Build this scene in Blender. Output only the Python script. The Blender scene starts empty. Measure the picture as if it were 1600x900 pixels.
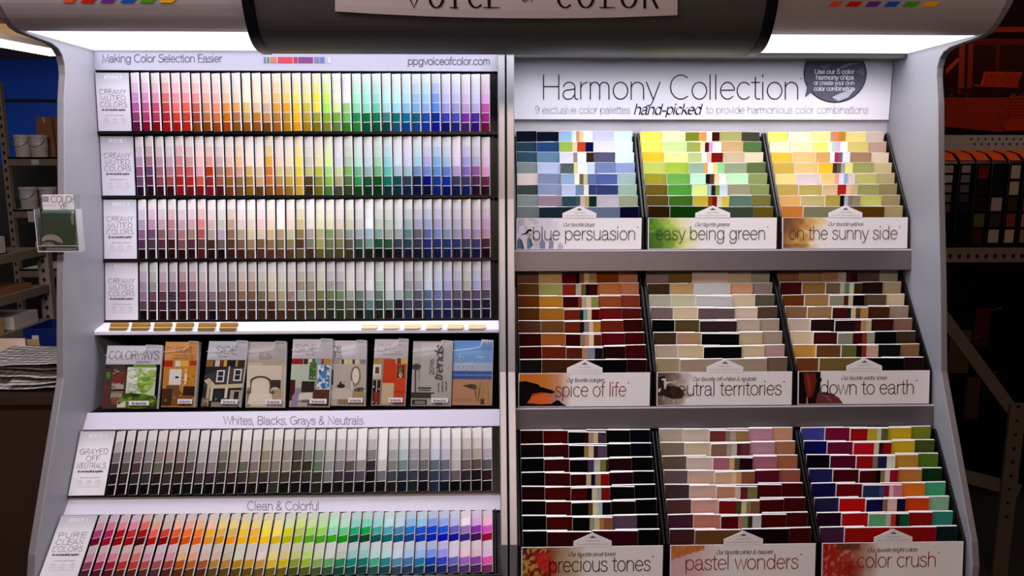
import bpy, math, random
from mathutils import Vector as V
random.seed(7)
SC = bpy.context.scene
COL = SC.collection
# ------------------------------------------------------------------ camera
F = 1200.0; TH = math.radians(9.2); PS = math.radians(1.6); C0 = V((0, 0, 1.6))
FW = V((math.sin(PS)*math.cos(TH), math.cos(PS)*math.cos(TH), -math.sin(TH)))
RT = V((math.cos(PS), -math.sin(PS), 0)); UP = RT.cross(FW)
cd = bpy.data.cameras.new('camera'); cam = bpy.data.objects.new('camera', cd); COL.objects.link(cam)
cd.sensor_width = 36; cd.lens = 36*F/1600; cd.clip_start = .05; cd.clip_end = 60
cam.location = C0; cam.rotation_euler = (math.pi/2-TH, 0, -PS); SC.camera = cam

def ray(x, y): return FW + RT*((x-800)/F) - UP*((y-450)/F)
def at(x, y, ax, val):
    d = ray(x, y); return C0 + d*((val-C0[ax])/d[ax])
def atY(x, y, Y): return at(x, y, 1, Y)
def on_plane(x, y, p, n):
    d = ray(x, y); return C0 + d*((p-C0).dot(n)/d.dot(n))

# ------------------------------------------------------------------ colour
def s2l(c): return c/12.92 if c <= .04045 else ((c+.055)/1.055)**2.4
def hx(h):
    if len(h) == 3: h = ''.join(c*2 for c in h)
    return tuple(s2l(int(h[i:i+2], 16)/255) for i in (0, 2, 4))
def mix(a, b, t): return tuple(a[i]*(1-t)+b[i]*t for i in range(3))
def smix(a, b, t):                       # mix in display space
    g = lambda v: max(v, 0)**(1/2.2)
    return tuple((g(a[i])*(1-t)+g(b[i])*t)**2.2 for i in range(3))
def alb(c, g=(1, 1, 1)): return tuple(min(.86, max(.002, c[i]*g[i])) for i in range(3))

# ------------------------------------------------------------------ materials
MATS = {}
def mat(name, col=None, rough=.5, metal=0, spec=.5, noise=0, nscale=20, emit=None, bump=0):
    m = bpy.data.materials.new(name); m.use_nodes = True
    nt = m.node_tree; b = nt.nodes['Principled BSDF']
    b.inputs['Roughness'].default_value = rough; b.inputs['Metallic'].default_value = metal
    b.inputs['Specular IOR Level'].default_value = spec
    if col is None:
        a = nt.nodes.new('ShaderNodeAttribute'); a.attribute_name = 'Col'
        nt.links.new(a.outputs['Color'], b.inputs['Base Color'])
    else:
        b.inputs['Base Color'].default_value = (*col, 1)
        if noise:
            tc = nt.nodes.new('ShaderNodeTexCoord'); n = nt.nodes.new('ShaderNodeTexNoise')
            n.inputs['Scale'].default_value = nscale; n.inputs['Detail'].default_value = 5
            nt.links.new(tc.outputs['Object'], n.inputs['Vector'])
            mx = nt.nodes.new('ShaderNodeMix'); mx.data_type = 'RGBA'
            mx.inputs[6].default_value = (*[c*(1-noise) for c in col], 1)
            mx.inputs[7].default_value = (*[min(1, c*(1+noise)) for c in col], 1)
            nt.links.new(n.outputs['Fac'], mx.inputs[0]); nt.links.new(mx.outputs[2], b.inputs['Base Color'])
            if bump:
                bp = nt.nodes.new('ShaderNodeBump'); bp.inputs['Strength'].default_value = bump
                bp.inputs['Distance'].default_value = .002
                nt.links.new(n.outputs['Fac'], bp.inputs['Height']); nt.links.new(bp.outputs['Normal'], b.inputs['Normal'])
    if emit:
        b.inputs['Emission Color'].default_value = (*emit[0], 1); b.inputs['Emission Strength'].default_value = emit[1]
    MATS[name] = m; return m
DIFF = 1.7
INK = mat('printed_card', None, .8, spec=.03)
GLOSS = mat('glossy_print', None, .3, spec=.25)
GREY = mat('grey_laminate', hx('aaaab2'), .42, noise=.06, nscale=60, bump=.05)
PANELM = mat('grey_panel_laminate', None, .42)
EDGE = mat('grey_edge_band', hx('a29ca2'), .4, noise=.05, nscale=50)
ALU = mat('brushed_aluminium', hx('98989d'), .38, metal=.6, noise=.08, nscale=30)
WHITE = mat('white_laminate', hx('dcdae6'), .4, noise=.02, nscale=30)
BLACK = mat('black_plastic', hx('08080a'), .3, spec=.3, noise=.15, nscale=40)
DARKM = mat('dark_hood_metal', hx('3b3835'), .45, metal=.2, noise=.08, nscale=25)
WING = mat('taupe_canopy_metal', hx('a89c9c'), .5, metal=.15, noise=.05, nscale=15)
SHELFM = mat('grey_shelf_metal', hx('7c767a'), .45, metal=.8, noise=.05, nscale=40)
BACKP = mat('grey_back_panel', hx('aaa7ae'), .5, noise=.05, nscale=40)
GLOW = mat('lit_diffuser', hx('eeeef4'), .4, emit=((.95, .93, 1.0), DIFF))
TUBE = mat('lit_tube', hx('eeeeee'), .4, emit=((1, .95, .93), 5.0))
CARD = mat('corrugated_card', hx('8a5c38'), .8, noise=.12, nscale=12, bump=.2)
STEEL = mat('painted_shelf_steel', hx('8a7c74'), .55, noise=.12, nscale=18)
STEELC = mat('perforated_steel', None, .6, spec=.3)
DKSTEEL = mat('dark_steel', hx('54483c'), .65, noise=.2, nscale=25)
STEELR = mat('dusty_steel', hx('7d6c5c'), .6, noise=.2, nscale=25)
PAIL = mat('white_pail_plastic', hx('c9bdb6'), .4, noise=.06, nscale=20)
BLUEW = mat('blue_wall_paint', hx('0a48c0'), .6, noise=.06, nscale=3)
FLOORM = mat('grey_floor', hx('2e2a28'), .5, noise=.15, nscale=5)
CEILM = mat('brown_ceiling', hx('84644c'), .8, noise=.12, nscale=4)
TAN = mat('tan_board', hx('c09a68'), .7, noise=.1, nscale=8)
DKWALL = mat('dark_wall_paint', hx('100d0d'), .7, noise=.1, nscale=4)
COUNTER = mat('brown_counter', hx('3a2418'), .55, noise=.2, nscale=10)
BLUEP = mat('blue_plastic', hx('0a2060'), .4, noise=.05, nscale=10)
def acrylic():
    m = bpy.data.materials.new('clear_acrylic'); m.use_nodes = True; nt = m.node_tree
    for n in list(nt.nodes): nt.nodes.remove(n)
    o = nt.nodes.new('ShaderNodeOutputMaterial'); t = nt.nodes.new('ShaderNodeBsdfTransparent')
    g = nt.nodes.new('ShaderNodeBsdfGlossy'); g.inputs['Roughness'].default_value = .05
    t.inputs['Color'].default_value = (.94, .95, .95, 1)
    fr = nt.nodes.new('ShaderNodeFresnel'); fr.inputs['IOR'].default_value = 1.4
    mx = nt.nodes.new('ShaderNodeMixShader')
    nt.links.new(fr.outputs[0], mx.inputs[0]); nt.links.new(t.outputs[0], mx.inputs[1])
    nt.links.new(g.outputs[0], mx.inputs[2]); nt.links.new(mx.outputs[0], o.inputs[0]); return m
ACR = acrylic()
ACRE = mat('acrylic_edge', hx('b9bcc0'), .15, spec=.8)

def cr(p, n=4):
    out = []
    for i in range(len(p)-1):
        a = p[max(i-1, 0)]; b = p[i]; c = p[i+1]; d = p[min(i+2, len(p)-1)]
        for k in range(n):
            t = k/n
            out.append(tuple(.5*((2*b[j])+(c[j]-a[j])*t+(2*a[j]-5*b[j]+4*c[j]-d[j])*t*t+(3*b[j]-a[j]-3*c[j]+d[j])*t**3) for j in (0, 1)))
    return out+[p[-1]]
# ------------------------------------------------------------------ mesh builder
class MB:
    def __init__(s): s.v = []; s.f = []; s.c = []; s.sm = []
    def face(s, pts, col=(.8, .8, .8), smooth=False):
        i = len(s.v); s.v += [tuple(p) for p in pts]; s.f.append(tuple(range(i, i+len(pts))))
        s.c.append([col]*len(pts)); s.sm.append(smooth)
    def facec(s, pts, cols):
        i = len(s.v); s.v += [tuple(p) for p in pts]; s.f.append(tuple(range(i, i+len(pts))))
        s.c.append(cols); s.sm.append(False)
    def hexa(s, b, col=(.8, .8, .8), front=None):   # b: 8 corners, 0-3 front ring, 4-7 back ring
        for k, q in enumerate(((0, 1, 2, 3), (5, 4, 7, 6), (4, 0, 3, 7), (1, 5, 6, 2), (3, 2, 6, 7), (4, 5, 1, 0))):
            s.face([b[j] for j in q], front if (front is not None and k == 0) else col)
    def box(s, x0, x1, y0, y1, z0, z1, col=(.8, .8, .8)):
        s.hexa([V(p) for p in ((x0, y0, z0), (x1, y0, z0), (x1, y0, z1), (x0, y0, z1),
                               (x0, y1, z0), (x1, y1, z0), (x1, y1, z1), (x0, y1, z1))], col)
    def prism(s, prof, x0, x1, col=(.8, .8, .8)):   # closed YZ polygon extruded along X, given so that -X side is wound outward
        n = len(prof); i = len(s.v)
        s.v += [(x0, y, z) for y, z in prof] + [(x1, y, z) for y, z in prof]
        s.f.append(tuple(range(i, i+n))); s.f.append(tuple(i+n+j for j in reversed(range(n))))
        s.c += [[col]*n, [col]*n]; s.sm += [False, False]
        for j in range(n):
            k = (j+1) % n
            s.f.append((i+j, i+n+j, i+n+k, i+k)); s.c.append([col]*4); s.sm.append(False)
    def sheet(s, prof, x0, x1, th=.004, col=(.8, .8, .8)):  # open YZ profile extruded along X, given thickness
        pr = [V((0, y, z)) for y, z in prof]; off = []
        for j, p in enumerate(pr):
            t = (pr[min(j+1, len(pr)-1)]-pr[max(j-1, 0)]).normalized(); off.append(p+V((0, t.z, -t.y))*th)
        poly = [(p.y, p.z) for p in pr] + [(p.y, p.z) for p in reversed(off)]
        s.prism(poly, x0, x1, col)
    def lathe(s, prof, c, n=20, col=(.8, .8, .8), cols=None):
        i = len(s.v)
        for r, z in prof:
            for k in range(n):
                a = 2*math.pi*k/n; s.v.append((c[0]+r*math.cos(a), c[1]+r*math.sin(a), c[2]+z))
        for j in range(len(prof)-1):
            for k in range(n):
                q = (i+j*n+k, i+j*n+(k+1) % n, i+(j+1)*n+(k+1) % n, i+(j+1)*n+k)
                s.f.append(q); s.c.append([(cols[j] if cols else col)]*4); s.sm.append(True)
        s.f.append(tuple(i+(len(prof)-1)*n+k for k in range(n))); s.c.append([col]*n); s.sm.append(False)
    def build(s, name, m, parent=None, fix=False, bevel=0):
        me = bpy.data.meshes.new(name); me.from_pydata(s.v, [], s.f)
        a = me.color_attributes.new('Col', 'FLOAT_COLOR', 'CORNER')
        buf = []
        for cc in s.c:
            for c in cc: buf += [c[0], c[1], c[2], 1.0]
        a.data.foreach_set('color', buf)
        me.polygons.foreach_set('use_smooth', s.sm)
        me.materials.append(m); me.update()
        if fix:
            import bmesh
            bm = bmesh.new(); bm.from_mesh(me); bmesh.ops.recalc_face_normals(bm, faces=bm.faces); bm.to_mesh(me); bm.free()
        o = bpy.data.objects.new(name, me); COL.objects.link(o)
        if bevel:
            b = o.modifiers.new('bevel', 'BEVEL'); b.width = bevel; b.segments = 2; b.limit_method = 'ANGLE'
        if parent: o.parent = parent
        return o
def tag(o, label, cat, group=None):
    o['label'] = label; o['category'] = cat
    if group: o['group'] = group
    return o
def thing(name, label, cat, group=None):
    o = bpy.data.objects.new(name, None); o.empty_display_size = .05; COL.objects.link(o)
    return tag(o, label, cat, group)
def recenter(o, loc):                    # move an object's origin to loc, geometry stays
    loc = V(loc); o.data.transform(__import__('mathutils').Matrix.Translation(-loc)); o.location = loc
def base(root, loc):                     # put a thing's empty at its base, parts keep their places
    loc = V(loc); root.location = loc
    for ch in root.children: ch.location = -loc
def structure(o): o['kind'] = 'structure'; return o
ORD = ['first', 'second', 'third', 'fourth', 'fifth', 'sixth', 'seventh', 'eighth', 'ninth', 'tenth', 'eleventh', 'twelfth',
       'thirteenth', 'fourteenth', 'fifteenth', 'sixteenth', 'seventeenth', 'eighteenth']

# ------------------------------------------------------------------ hairline lettering
def A(cx, cy, rx, ry, a0, a1, n=None):
    n = n or max(4, int(abs(a1-a0)/24))
    return [(cx+rx*math.cos(math.radians(a0+(a1-a0)*i/n)), cy+ry*math.sin(math.radians(a0+(a1-a0)*i/n))) for i in range(n+1)]
SS = [(.43, .55), (.38, .66), (.25, .7), (.1, .64), (.08, .52), (.16, .42), (.3, .36), (.43, .28), (.44, .14), (.36, .03), (.24, 0), (.1, .03), (.04, .16)]
G = {
 ' ': (.3, []),
 'a': (.6, [[(.07, .52)]+A(.27, .5, .2, .2, 160, 0), cr([(.47, .5), (.47, .12), (.5, .02), (.57, 0)]), cr([(.47, .42), (.3, .39), (.12, .35), (.05, .2), (.1, .06), (.22, 0), (.36, .04), (.47, .2)])]),
 'b': (.62, [[(.08, 1), (.08, 0)], A(.32, .35, .24, .35, 0, 360)]),
 'c': (.56, [A(.3, .35, .25, .35, 45, 315)]),
 'd': (.64, [[(.55, 1), (.55, 0)], A(.31, .35, .24, .35, 0, 360)]),
 'e': (.59, [[(.05, .37), (.55, .37)]+A(.3, .35, .25, .35, 10, 318)]),
 'f': (.3, [cr([(.3, .98), (.2, .98), (.14, .86), (.14, .7), (.14, 0)]), [(0, .68), (.28, .68)]]),
 'g': (.64, [A(.31, .35, .24, .35, 0, 360), cr([(.55, .7), (.55, .3), (.55, -.05), (.48, -.22), (.3, -.28), (.13, -.22), (.07, -.1)])]),
 'h': (.6, [[(.08, 1), (.08, 0)], A(.3, .45, .22, .25, 180, 0)+[(.52, 0)]]),
 'i': (.2, [[(.08, .7), (.08, 0)], [(.08, .92), (.08, 1)]]),
 'j': (.2, [cr([(.1, .7), (.1, .2), (.1, -.12), (.04, -.25), (-.04, -.26)]), [(.1, .92), (.1, 1)]]),
 'k': (.52, [[(.07, 1), (.07, 0)], [(.46, .7), (.07, .27)], [(.2, .4), (.5, 0)]]),
 'l': (.2, [[(.08, 1), (.08, 0)]]),
 'm': (.85, [[(.08, .7), (.08, 0)], A(.245, .5, .165, .2, 180, 0)+[(.41, 0)], A(.575, .5, .165, .2, 180, 0)+[(.74, 0)]]),
 'n': (.6, [[(.08, .7), (.08, 0)], A(.3, .45, .22, .25, 180, 0)+[(.52, 0)]]),
 'o': (.6, [A(.3, .35, .26, .35, 0, 360)]),
 'p': (.62, [[(.08, .7), (.08, -.27)], A(.32, .35, .24, .35, 0, 360)]),
 'r': (.34, [[(.08, .7), (.08, 0)], cr([(.08, .45), (.15, .62), (.31, .69)])]),
 's': (.5, [cr(SS)]),
 't': (.32, [cr([(.14, .9), (.14, .5), (.14, .12), (.19, .02), (.3, .01)]), [(0, .69), (.29, .69)]]),
 'u': (.6, [[(.08, .7)]+A(.3, .25, .22, .25, 180, 360), [(.52, .7), (.52, 0)]]),
 'v': (.5, [[(.02, .7), (.25, 0), (.48, .7)]]),
 'w': (.76, [[(.02, .7), (.2, 0), (.38, .68), (.56, 0), (.74, .7)]]),
 'x': (.5, [[(.02, .7), (.46, 0)], [(.46, .7), (.02, 0)]]),
 'y': (.52, [[(.02, .7), (.26, 0)], cr([(.5, .7), (.37, .3), (.24, -.1), (.16, -.24), (.04, -.27)])]),
 'A': (.68, [[(.02, 0), (.34, 1), (.66, 0)], [(.13, .34), (.55, .34)]]),
 'B': (.68, [[(.1, .52), (.1, 1), (.38, 1)]+A(.38, .76, .2, .24, 90, -90)+[(.1, .52), (.1, 0), (.38, 0)]+A(.38, .26, .24, .26, -90, 90)]),
 'C': (.78, [A(.42, .5, .37, .5, 50, 310)]),
 'D': (.76, [[(.1, 0), (.1, 1), (.3, 1)]+A(.3, .5, .4, .5, 90, -90)+[(.1, 0)]]),
 'E': (.62, [[(.58, 1), (.1, 1), (.1, 0), (.59, 0)], [(.1, .52), (.54, .52)]]),
 'F': (.58, [[(.56, 1), (.1, 1), (.1, 0)], [(.1, .52), (.5, .52)]]),
 'G': (.84, [A(.42, .5, .37, .5, 50, 330)+[(.77, .46), (.48, .46)], [(.77, .46), (.77, .02)]]),
 'H': (.74, [[(.1, 0), (.1, 1)], [(.64, 0), (.64, 1)], [(.1, .52), (.64, .52)]]),
 'I': (.2, [[(.1, 0), (.1, 1)]]),
 'K': (.66, [[(.1, 0), (.1, 1)], [(.6, 1), (.1, .4)], [(.25, .58), (.64, 0)]]),
 'L': (.56, [[(.1, 1), (.1, 0), (.54, 0)]]),
 'M': (.86, [[(.1, 0), (.1, 1), (.43, 0), (.76, 1), (.76, 0)]]),
 'N': (.76, [[(.1, 0), (.1, 1), (.66, 0), (.66, 1)]]),
 'O': (.84, [A(.42, .5, .37, .5, 0, 360)]),
 'P': (.64, [[(.1, 0), (.1, 1), (.36, 1)]+A(.36, .74, .23, .26, 90, -90)+[(.1, .48)]]),
 'R': (.7, [[(.1, 0), (.1, 1), (.38, 1)]+A(.38, .75, .22, .25, 90, -90)+[(.1, .5)], [(.4, .5), (.62, 0)]]),
 'S': (.64, [cr([(x*1.3+.02, y*1.43) for x, y in SS])]),
 'T': (.6, [[(.02, 1), (.58, 1)], [(.3, 1), (.3, 0)]]),
 'U': (.74, [[(.1, 1), (.1, .3)]+A(.37, .28, .27, .28, 180, 360)+[(.64, 1)]]),
 'V': (.66, [[(.02, 1), (.33, 0), (.64, 1)]]),
 'W': (.96, [[(.02, 1), (.25, 0), (.48, 1), (.71, 0), (.94, 1)]]),
 'Y': (.64, [[(.02, 1), (.32, .45), (.62, 1)], [(.32, .45), (.32, 0)]]),
 '0': (.56, [A(.28, .5, .23, .5, 0, 360)]),
 '1': (.4, [[(.08, .8), (.24, 1), (.24, 0)]]),
 '2': (.56, [cr([(.06, .75), (.14, .95), (.3, 1), (.46, .9), (.46, .68), (.3, .42), (.05, 0)]), [(.05, 0), (.52, 0)]]),
 '5': (.56, [cr([(.06, .12), (.2, 0), (.4, .06), (.5, .3), (.42, .55), (.25, .62), (.1, .52)]), [(.1, .52), (.16, 1), (.47, 1)]]),
 '6': (.56, [A(.29, .3, .22, .3, 0, 360), cr([(.07, .3), (.1, .68), (.24, .95), (.46, .96)])]),
 '9': (.56, [A(.27, .7, .22, .3, 0, 360), cr([(.49, .7), (.46, .32), (.32, .05), (.1, .04)])]),
 '&': (.68, [cr([(.62, 0), (.35, .36), (.18, .66), (.2, .9), (.33, 1), (.45, .88), (.4, .66), (.14, .42), (.06, .2), (.16, .03), (.34, .02), (.5, .16), (.58, .36)])]),
 ',': (.2, [[(.1, .07), (.06, -.14)]]), '.': (.2, [[(.1, 0), (.1, .08)]]), '-': (.4, [[(.05, .32), (.35, .32)]]),
 '>': (.4, [[(.08, .9), (.3, .5), (.08, .1)]]), "'": (.14, [[(.07, 1), (.05, .8)]]),
 '*': (.2, [A(.1, .86, .06, .07, 0, 360, 8)]),
}
def text(mb, s, fmap, x0, x1, yb, h, w, col, shear=0, nib=None, track=0, asp=1):
    """hairline lettering: local (x, y) runs x0..x1 wide from baseline yb, cap height h; fmap turns (x, y) into a point"""
    adv = 0; glyphs = []; fm0 = fmap
    if asp != 1: yb, h, fmap = yb/asp, h/asp, (lambda x, y: fm0(x, y*asp))
    for ch in s:
        g = G[ch]; glyphs.append((adv, g[1])); adv += g[0]+track
    adv -= track
    sx = (x1-x0)/adv
    for a, strokes in glyphs:
        for st in strokes:
            pts = [V((x0+(a+px+shear*py)*sx, yb+py*h)) for px, py in st]
            n = len(pts)
            if n < 2: continue
            closed = (pts[0]-pts[-1]).length < 1e-5
            L = []; R = []
            for i, p in enumerate(pts):
                t = pts[min(i+1, n-1)]-pts[max(i-1, 0)]
                if closed and i in (0, n-1): t = pts[1]-pts[-2]
                if t.length < 1e-9: t = V((1, 0))
                t.normalize(); nn = V((-t.y, t.x)); ww = w/2
                if nib: ww *= nib[0]+(1-nib[0])*abs(math.sin(math.atan2(t.y, t.x)-nib[1]))*1.6
                if 0 < i < n-1:
                    ca = (pts[i]-pts[i-1]).normalized().dot(t); ww /= max(.55, abs(ca))
                e = t*(w*.4) if (i == n-1 and not closed) else (t*(-w*.4) if (i == 0 and not closed) else V((0, 0)))
                L.append(fmap(*(p+nn*ww+e))); R.append(fmap(*(p-nn*ww+e)))
            for i in range(n-1): mb.face([L[i], R[i], R[i+1], L[i+1]], col)

# ================================================================== SETTING
def room():
    b = MB(); b.box(-8, 6, -4, 11.2, -.1, 0); structure(b.build('floor', FLOORM))
    b = MB(); b.box(-8, 6, -4, 11.2, 3.0, 3.1); structure(b.build('ceiling', CEILM))
    b = MB(); b.box(-8, 6, 11.0, 11.2, 0, 3.0); structure(b.build('wall_back', BLUEW))
    b = MB(); b.box(-8.1, -8, -4, 11.2, 0, 3.0); structure(b.build('wall_left', DKWALL))
    b = MB(); b.box(6, 6.1, -4, 11.2, 0, 3.0); structure(b.build('wall_right', DKWALL))
    b = MB(); b.box(-8, 6, -4.1, -4, 0, 3.0); structure(b.build('wall_front', DKWALL))
room()

# ================================================================== DISPLAY RACK
X0, X1 = -1.17, 1.27
rack = thing('display_rack', 'wide grey paint display rack with lit canopy, dark centre hood and stepped shelves', 'display rack')
PANEL = [(1.84, 0), (1.852, .55), (1.868, .61), (2.07, 1.02), (2.108, 1.25), (2.16, 1.523), (2.2, 1.77), (2.219, 1.842), (2.22, 1.868),
         (2.212, 1.892), (2.195, 1.908), (2.165, 1.917), (2.1, 1.921), (2.042, 1.924), (2.012, 1.931), (1.984, 1.95), (1.955, 1.98),
         (1.925, 2.025), (1.9, 2.09), (1.888, 2.2), (1.885, 2.45), (2.56, 2.45), (2.56, 0)]
for xa, xb in ((X0-.02, X0), (X1, X1+.02)):
    b = MB(); b.prism(PANEL, xa, xb, hx('8f8f97'))
    for j in range(2, 21): b.c[j] = [hx('7a7478')]*4
    b.build('side_panel', PANELM, rack, fix=True, bevel=.0025)
# light box: diffuser, curved wings, hood
b = MB(); b.box(X0, X1, 2.05, 2.385, 1.931, 1.937); b.build('light_diffuser', GLOW, rack)
b = MB(); b.box(X0, X1, 2.045, 2.5, 2.43, 2.45); b.build('canopy_top', GREY, rack)
FASC = cr([(2.052, 1.9305), (2.01, 1.932), (1.986, 1.944), (1.966, 1.963), (1.945, 1.99), (1.922, 2.035), (1.905, 2.1), (1.898, 2.2), (1.895, 2.45)], 3)
for xa, xb in ((X0, -.54), (.64, X1)):
    b = MB(); b.sheet(FASC, xa, xb, .006); b.build('canopy_wing', WING, rack, fix=True)
HOOD = cr([(1.90, 1.857), (1.86, 1.859), (1.83, 1.866), (1.805, 1.88), (1.785, 1.902), (1.768, 1.935), (1.752, 1.98), (1.738, 2.04), (1.728, 2.12), (1.722, 2.22), (1.72, 2.45)], 3)
hb = MB(); hb.sheet(HOOD, -.512, .612, .006); hood = hb.build('hood', DARKM, rack, fix=True)
RIM = [(y-.006, z-.003) for y, z in HOOD]
for xa, xb in ((-.538, -.512), (.612, .638)):
    b = MB(); b.prism(RIM+[(2.05, 2.45), (2.05, 1.94), (1.93, 1.87)], xa, xb); b.build('end_rim', BLACK, hood, fix=True, bevel=.004)
b = MB(); b.sheet([(1.90, 1.857), (1.93, 1.868), (2.046, 1.926)], -.512, .612, -.004); b.build('hood_underside', BLACK, hood, fix=True)
def ray_prof(x, y, prof, off=.001):
    d = ray(x, y)
    best = None
    for (ya, za), (yb, zb) in zip(prof[:-1], prof[1:]):
        n = V((0, zb-za, -(yb-ya))).normalized()
        if n.dot(d) > 0: n = -n
        den = d.dot(n)
        if abs(den) < 1e-9: continue
        t = (V((0, ya, za))-C0).dot(n)/den; p = C0+d*t
        s = ((p.y-ya)*(yb-ya)+(p.z-za)*(zb-za))/((yb-ya)**2+(zb-za)**2)
        if -.001 <= s <= 1.001 and (best is None or t < best[0]): best = (t, p+n*off)
    return best[1] if best else C0+d*1.8
# printed colour bars on the wings
for xs, yb, yt in (([(97, 122), (125, 153), (155.5, 184), (187, 216), (217.5, 246), (248, 278)], 4, -4),
                   ([(1293, 1317.5), (1320, 1348.5), (1350.5, 1378), (1380, 1407.5), (1409, 1437.5), (1439.5, 1469)], 10, 2)):
    b = MB()
    for (xa, xb), c in zip(xs, ('e05020', 'cc1c14', '6a2a90', '1a50b4', '4a9418', 'eaa418')):
        q = [(xa, yb), (xb-8, yb), (xb, yt), (xa+8, yt)]
        b.face([ray_prof(px, py, FASC, .0012) for px, py in q], alb(hx(c)))
    b.build('colour_bar', INK, rack)
# banner card on the hood
ban = MB()
for i in range(30):
    xa = 524+(1058-524)*i/30; xb = 524+(1058-524)*(i+1)/30
    def bot(x):
        t = (x-524)/534; return 17+6*t+8*4*t*(1-t)*.95
    for j in range(10):
        f0, f1 = j/10, (j+1)/10
        ban.face([ray_prof(x, bot(x)*(1-fv)-95*fv, HOOD, .004) for x, fv in ((xa, f0), (xb, f0), (xb, f1), (xa, f1))], alb(hx('a49494')))
bm_ = lambda x, y: ray_prof(x, -y, HOOD, .0052)
for ch, cx, wd in (('V', 647, 30), ('O', 682, 24), ('I', 711, 5), ('C', 743, 24), ('E', 771, 20), ('C', 882, 24), ('O', 915, 26), ('L', 951, 19), ('O', 982, 26), ('R', 1016, 26)):
    text(ban, ch, bm_, cx-wd/2, cx+wd/2, -11, 32, 3.2, hx('141010'), nib=(.35, 0))
    if ch in 'IEL': text(ban, '-', bm_, cx-wd/2-7, cx-wd/2+9, -21.2, 32, 1.6, hx('141010'))
text(ban, 'of', bm_, 812, 834, -1, 20, 1.6, hx('3a3030'), shear=.25)
tag(ban.build('banner_card', INK), 'pale banner card with serif lettering on the dark hood', 'sign')
# divider post of two uprights
POST = [(1.90, 0), (1.905, .6), (2.10, 1.02), (2.2, 1.5), (2.24, 1.90), (2.24, 1.928), (2.5, 1.928), (2.5, 0)]
for xa, xb in ((.0235, .0425), (.047, .0685)):
    b = MB(); b.prism(POST, xa, xb); b.build('divider_post', ALU, rack, fix=True, bevel=.002)
b = MB(); b.box(.0425, .047, 2.27, 2.5, 0, 1.92); b.build('post_seam', BLACK, rack)
# backs
b = MB(); b.box(X0, .0235, 2.47, 2.49, 0, 2.43); b.build('back_panel', BACKP, rack)
b = MB(); b.box(.0685, X1, 2.4745, 2.49, 0, 2.43); b.build('back_panel', BACKP, rack)
b = MB(); b.box(X0, X1, 2.375, 2.47, 1.938, 1.95); b.build('canopy_strip', GREY, rack)
b = MB(); b.box(.0685, X1, 2.386, 2.455, 1.9165, 1.930); b.build('canopy_strip', DARKM, rack)  # dark strip standing in for the shadow gap above the sign
# header strip
hb = MB(); XR = .0235
hb.box(X0, XR, 2.384, 2.47, 1.874, 1.930, alb(hx('a4a2b2')))
hm = lambda x, y: atY(x, -y, 2.3832)
text(hb, 'Making Color Selection Easier', hm, 159, 347, -97, 12, 1.1, alb(hx('5c5a68')))
text(hb, 'ppgvoiceofcolor.com', hm, 637, 766, -101, 11.5, 1.2, alb(hx('56545f')))
for xa, xb, c in ((412, 416, '64748a'), (417.5, 421, '4c7a5a'), (422.5, 432, 'a8705a'), (434, 457, 'b04050'), (458.5, 465, '983850'), (466, 489, '704070'), (491, 499, '707090'), (500, 507, '606898'), (509, 511, 'a0a0b0'), (512.5, 517, 'b4b4c4')):
    hb.face([hm(xa, -98.5), hm(xb, -98.7), hm(xb, -89.3), hm(xa, -89)], alb(hx(c)))
hb.build('header_strip', INK, rack)
# ---------------------------------------------------------------- slanted planes of the left unit
class Plane:
    """left-unit plane: origin at top left, e1 along the rack, e2 up the slope, n outward"""
    def __init__(s, top, botm):
        t = V((0, *top)); b_ = V((0, *botm)); s.top = t; s.len = (t-b_).length
        s.e1 = V((1, 0, 0)); s.e2 = (t-b_).normalized(); s.n = s.e1.cross(s.e2)*1.0
        if s.n.y > 0: s.n = -s.n
    def p(s, x, d, h=0): return V((x, 0, 0))+s.top-s.e2*d+s.n*h       # d = distance down the slope
    def px(s, x, y, h=0): return on_plane(x, y, s.top+s.n*h, s.n)
ROWS = {
 'A': Plane((2.392, 1.870), (2.383, 1.694)), 'B': Plane((2.389, 1.685), (2.375, 1.503)),
 'C': Plane((2.378, 1.496), (2.352, 1.313)), 'D': Plane((2.357, 1.308), (2.328, 1.129)),
 'E': Plane((2.138, .846), (2.043, .688)), 'F': Plane((2.004, .650), (1.872, .533)),
}
XS, XE = -1.066, .003
for k, P in ROWS.items():
    b = MB(); L = P.len
    def slab(d0, d1, h0, h1, xa=X0, xb=XR, P=P, b=b):
        b.hexa([P.p(xa, d1, h1), P.p(xb, d1, h1), P.p(xb, d0, h1), P.p(xa, d0, h1), P.p(xa, d1, h0), P.p(xb, d1, h0), P.p(xb, d0, h0), P.p(xa, d0, h0)])
    slab(0, L+.004, -.016, -.012)
    if k in 'ABCD': slab(L+.0005, L+.0075, -.012, .017)
    else: slab(L+.0008, L+.004, -.012, .012)
    slab(0, L, -.012, .014, XE+.004, XE+.007)
    b.build('strip_tray', BLACK, rack, fix=True)
# ledge
b = MB(); LEDGE = [(2.328, 1.119), (2.318, 1.1265), (2.252, 1.1145), (2.2485, 1.110), (2.2485, 1.1005), (2.256, 1.0985), (2.45, 1.10), (2.45, 1.119)]
b.prism(LEDGE, X0, XR); b.build('ledge', WHITE, rack, fix=True, bevel=.001)
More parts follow.
